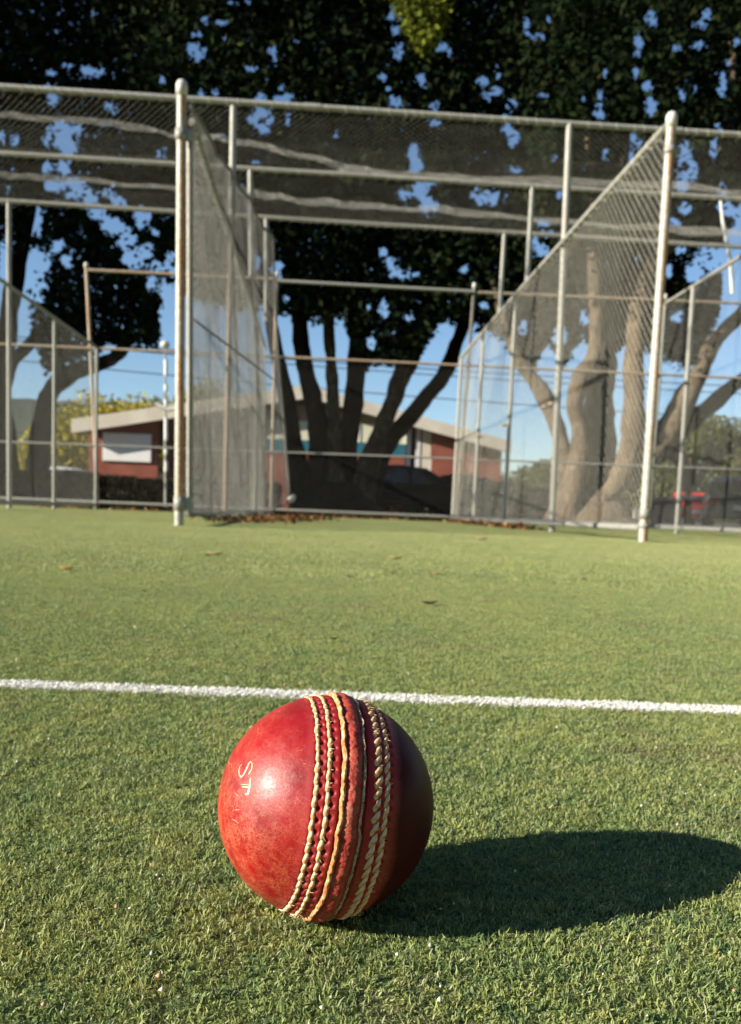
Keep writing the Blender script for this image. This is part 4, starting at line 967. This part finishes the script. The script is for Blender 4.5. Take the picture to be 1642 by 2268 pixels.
# ------------------------------------------------------------------ vehicles
def car(name, base, rot, L, W, H, paint, label, cat='car', lamps='rear', van=False):
    o = empty(name, (0, 0, 0), label, cat)
    hw = W/2; bl = .28
    if van: prof = [(-L/2, bl), (L/2, bl), (L/2, H*.52), (L*.40, H*.60), (L*.27, H*.97), (-L*.44, H), (-L*.495, H*.9), (-L/2, H*.5)]
    else: prof = [(-L/2, bl), (L/2, bl), (L/2, H*.50), (L*.47, H*.56), (L*.24, H*.63), (L*.08, H*.95), (-L*.10, H), (-L*.30, H*.95), (-L*.43, H*.68), (-L*.49, H*.64), (-L/2, H*.45)]
    n = len(prof); vs = []; 
    for s in (-1, 1):
        for x, z in prof:
            k = 1-.16*max(0, (z/H-.6)/.4); vs.append((x, s*hw*k, z))
    body = MB().add(vs, [tuple(range(n))[::-1], tuple(range(n, 2*n))]+[(i, (i+1) % n, (i+1) % n+n, i+n) for i in range(n)])
    body.build('body', M[paint], o, .06)
    def glass(pts): 
        return MB().add(pts+[(p[0]*.98, p[1]*.97, p[2]-.02) for p in pts], [(0,1,2,3), (7,6,5,4), (0,4,5,1), (1,5,6,2), (2,6,7,3), (3,7,4,0)]).build('window', M['glass'], o)
    zs = H*.66; zt_ = H*.91
    for s in (-1, 1):
        k0, k1 = 1-.16*max(0, (zs/H-.6)/.4), 1-.16*max(0, (zt_/H-.6)/.4)
        for xa, xb, xc, xd in ((( -L*.36, -L*.04, -L*.04, -L*.27) if not van else (-L*.46, -L*.18, -L*.18, -L*.42)), ((-L*.02, L*.17, L*.05, -L*.02) if not van else (-L*.16, L*.30, L*.22, -L*.16))):
            glass([(xa, s*(hw*k0+.012), zs), (xb, s*(hw*k0+.012), zs), (xc, s*(hw*k1+.012), zt_), (xd, s*(hw*k1+.012), zt_)])
    if van: xr_, xr2 = -L/2-.01, -L*.495-.012
    else: xr_, xr2 = -L*.425-.02, -L*.32-.02
    glass([(xr_, -hw*.8, H*.70), (xr_, hw*.8, H*.70), (xr2, hw*.72, H*.90), (xr2, -hw*.72, H*.90)])
    xf, xf2 = (L*.385, L*.30) if van else (L*.235, L*.105)
    glass([(xf+.02, -hw*.82, H*.66), (xf+.02, hw*.82, H*.66), (xf2+.02, hw*.74, H*.90), (xf2+.02, -hw*.74, H*.90)])
    for s in (-1, 1):
        MB().box((-L/2-.03, s*hw*.97-.17*(s+1), H*.44), (-L/2+.04, s*hw*.97+.17*(1-s), H*.56)).build('tail_lamp', M['lamp_red'], o, .02)
        MB().box((L/2-.04, s*hw*.95-.17*(s+1), H*.38), (L/2+.03, s*hw*.95+.17*(1-s), H*.47)).build('headlight', M['lamp_clear'], o, .02)
        MB().box((L*.20, s*hw*1.0-.02, H*.60), (L*.25, s*(hw+.16)+.02, H*.67)).build('wing_mirror', M[paint], o, .02)
        for xw_ in (-L*.31, L*.32):
            wh = MB().lathe((xw_, s*(hw-.12), .31), [(0, -.1), (.29, -.1), (.31, -.07), (.31, .08), (.29, .11), (.2, .11)], 20, Vector((0, s, 0))).build('wheel', M['rubber'], o)
            MB().lathe((xw_, s*(hw-.12), .31), [(.2, .10), (.19, .115), (.06, .10), (0, .12)], 14, Vector((0, s, 0))).build('rim', M['pipe'], wh)
    MB().box((-L/2-.06, -hw*.95, .30), (-L/2+.05, hw*.95, H*.33)).build('bumper', M[paint], o, .03); MB().box((L/2-.05, -hw*.95, .30), (L/2+.06, hw*.95, H*.33)).build('bumper', M[paint], o, .03)
    MB().box((-L/2-.075, -.26, H*.36), (-L/2-.03, .26, H*.43)).build('number_plate', M['whitepaint'], o)
    o.location = base; o.rotation_euler = (0, 0, rot); return o
# children are parented with the root at the origin, so moving the root moves them all
car('parked_car', (at(1537, 1150, 33).x+.74, 35.0, 0), PI/2-.36, 4.2, 1.72, 1.38, 'carred', 'red hatchback with shiny tail lamps, parked behind the right tree trunk')
car('parked_van', (at(1640, 1150, 24.5).x+.9, 26.6, 0), PI/2-.40, 4.6, 1.95, 1.55, 'cardark', 'slate grey high-roofed vehicle at the right edge beside the red car', 'van', van=True)
car('parked_car', (at(150, 1150, 34).x, 35, 0), .1, 4.3, 1.75, 1.42, 'carwhite', 'white car whose roof shows above the dark hedge, left of the brick building')
car('parked_car', (at(905, 1150, 21.5).x, 21.6, 0), .06, 4.0, 1.65, 1.30, 'carblack', 'black car in the shade beside the centre tree, only its red tail lamp catching light')

o = MB().tube([at(1596, 440, 14.5), at(1601, 490, 14.5), at(1611, 540, 14.5), at(1619, 585, 14.5), at(1622, 650, 14.5)], [.02, .03, .035, .035, .03], 8).build('curved_pole', M['whitepaint']); tag(o, 'thin curved white pole at the right edge, above the side fence rail', 'pole')
# overhead wires
for (ya, yb, Y, label) in ((735, 850, 45, 'upper overhead power line crossing behind the trees'), (784, 925, 45, 'lower overhead power line crossing behind the trees'), (742, 868, 47, 'thin middle overhead power line behind the trees')):
    A, B = at(-250, ya-15, Y), at(1900, yb+18, Y)
    pts = [A.lerp(B, i/24)-V3(0, 0, .35*math.sin(PI*i/24)) for i in range(25)]
    tag(MB().tube(pts, .028, 6).build('power_line', M['cable']), label, 'power line', 'overhead power lines')

# ------------------------------------------------------------------ leaves and crumbs on the turf
def fallen(px, py, L, m, label, rot, curl=.35):
    p = gnd(px, py, .004); n = 9; b = MB(); vs = []; Mx = Matrix.Translation(p) @ Matrix.Rotation(rot, 4, 'Z') @ Matrix.Rotation(random.uniform(-.25, .25), 4, 'X')
    for i in range(n):
        s = i/(n-1); w_ = L*.24*math.sin(PI*min(max(s, .03), .99))**.8
        z = L*curl*(.5*(2*s-1)**2)
        for k in (-1, -.5, 0, .5, 1): vs.append(Mx @ Vector(((s-.5)*L, k*w_, z+abs(k)*w_*.5)))
    fs = [(i*5+k, i*5+k+1, i*5+6+k, i*5+5+k) for i in range(n-1) for k in range(4)]
    b.add(vs, fs, True); o = b.build('fallen_leaf', M[m]); md = o.modifiers.new('s', 'SOLIDIFY'); md.thickness = L*.01
    tag(o, label, 'leaf', 'fallen leaves on the turf'); return o
M['leaf_tan'] = noisy('dry_tan_leaf', (.45,.30,.14), (.62,.46,.26), 60, .7); M['leaf_brown'] = noisy('dark_brown_leaf', (.05,.03,.015), (.11,.07,.035), 60, .8)
M['leaf_orange'] = noisy('orange_leaf', (.50,.20,.05), (.62,.30,.10), 60, .7)
for px, py, Lp, m, lab in ((478,1229,36,'leaf_tan','tan leaf on the turf just in front of the loose net'), (878,1238,30,'leaf_tan','pale orange leaf lying nearest the middle of the turf'), (775,1278,22,'leaf_brown','dark leaf left of the small speck below the pale orange leaf'),
    (869,1269,14,'leaf_brown','tiny dark leaf directly below the pale orange leaf'), (968,1272,20,'leaf_orange','small orange leaf to the right of the pale orange leaf'), (951,1338,40,'leaf_brown','long dark brown leaf in the middle of the turf'),
    (868,1320,16,'leaf_tan','tiny tan leaf left of the long dark brown leaf'), (738,1416,26,'leaf_brown','dark curled leaf nearest the white line'), (148,1262,34,'leaf_orange','flat brownish leaf at the far left of the turf'),
    (318,1310,14,'leaf_brown','tiny dark leaf in the left half of the turf'), (1066,1194,30,'leaf_tan','tan leaf in front of the right side fence'), (1294,1283,14,'leaf_brown','tiny dark leaf in the right half of the turf'), (462,1231,18,'leaf_brown','dark leaf tucked beside the tan leaf in front of the loose net')):
    Y = gnd(px, py).y; fallen(px, py, Lp/F_PX*Y, m, lab, random.uniform(-.35, .35))
# litter caught along the foot of the right fence and the net
def litter(name, a, b, wd, n, s, label, seed):
    rr = np.random.default_rng(seed); t = rr.random(n)[:, None]; P = np.array(a)*(1-t)+np.array(b)*t+np.stack([rr.normal(0, wd, n), rr.normal(0, wd, n), np.abs(rr.normal(0, .02, n))+.006], 1)
    me = leaf_mesh(name, P, s, tints(n, rr, [(.30,.14,.05), (.16,.08,.035), (.45,.30,.16), (.07,.045,.02)], [3, 3, 1, 2]), rr); o = link(name, me, None); tag(o, label, kind='stuff')
litter('leaf_litter', e_bot.lerp(brr, .02), e_bot.lerp(brr, .62), .07, 1500, .022, 'brown leaf litter along the foot of the right side fence', 5)
litter('leaf_litter', (-.75, 6.2, 0), (-.1, 9.9, 0), .16, 900, .022, 'brown leaf litter under the loose net', 6)
litter('leaf_litter', (-4, YB-.2, 0), (4, YB-.2, 0), .12, 1200, .02, 'brown leaf litter along the foot of the back fence', 7)
# crumbs: pale grit and wood flecks among the fibres
def grit():
    rr = np.random.default_rng(14); n = 520; V = []; Fq = []; cols = []
    for i in range(n):
        y = .17+rr.random()**1.6*1.0; x = rr.uniform(-.5, .5)*(.35+y)
        if (x-BC.x)**2+(y-BC.y)**2 < .036**2: continue
        s = rr.uniform(.0004, .0011)*(1.7 if rr.random() < .06 else 1); c = np.array([x, y, rr.uniform(.003, .0052)])
        b0 = len(V)
        for d in ((1,0,0),(-1,0,0),(0,1,0),(0,-1,0),(0,0,1),(0,0,-1)): V.append(c+np.array(d)*s*rr.uniform(.5, 1.1, 3))
        Fq += [(b0+a, b0+b, b0+c_) for a, b, c_ in ((0,2,4),(2,1,4),(1,3,4),(3,0,4),(2,0,5),(1,2,5),(3,1,5),(0,3,5))]
        k = rr.random(); cols.append((.62,.58,.46) if k < .5 else (.48,.27,.18) if k < .7 else (.40,.36,.22))
    me = np_mesh('grit', V, Fq); set_tint(me, np.array(cols), 6); me.materials.append(M['grit']); o = link('grit', me, None); tag(o, 'pale grit crumbs among the turf fibres', kind='stuff')
m = mat('grit_mat', (.6,.55,.4), .8); g = G(m); g.set('Base Color', g.n('ShaderNodeAttribute', attribute_name='tint').outputs['Color']); M['grit'] = m
grit()
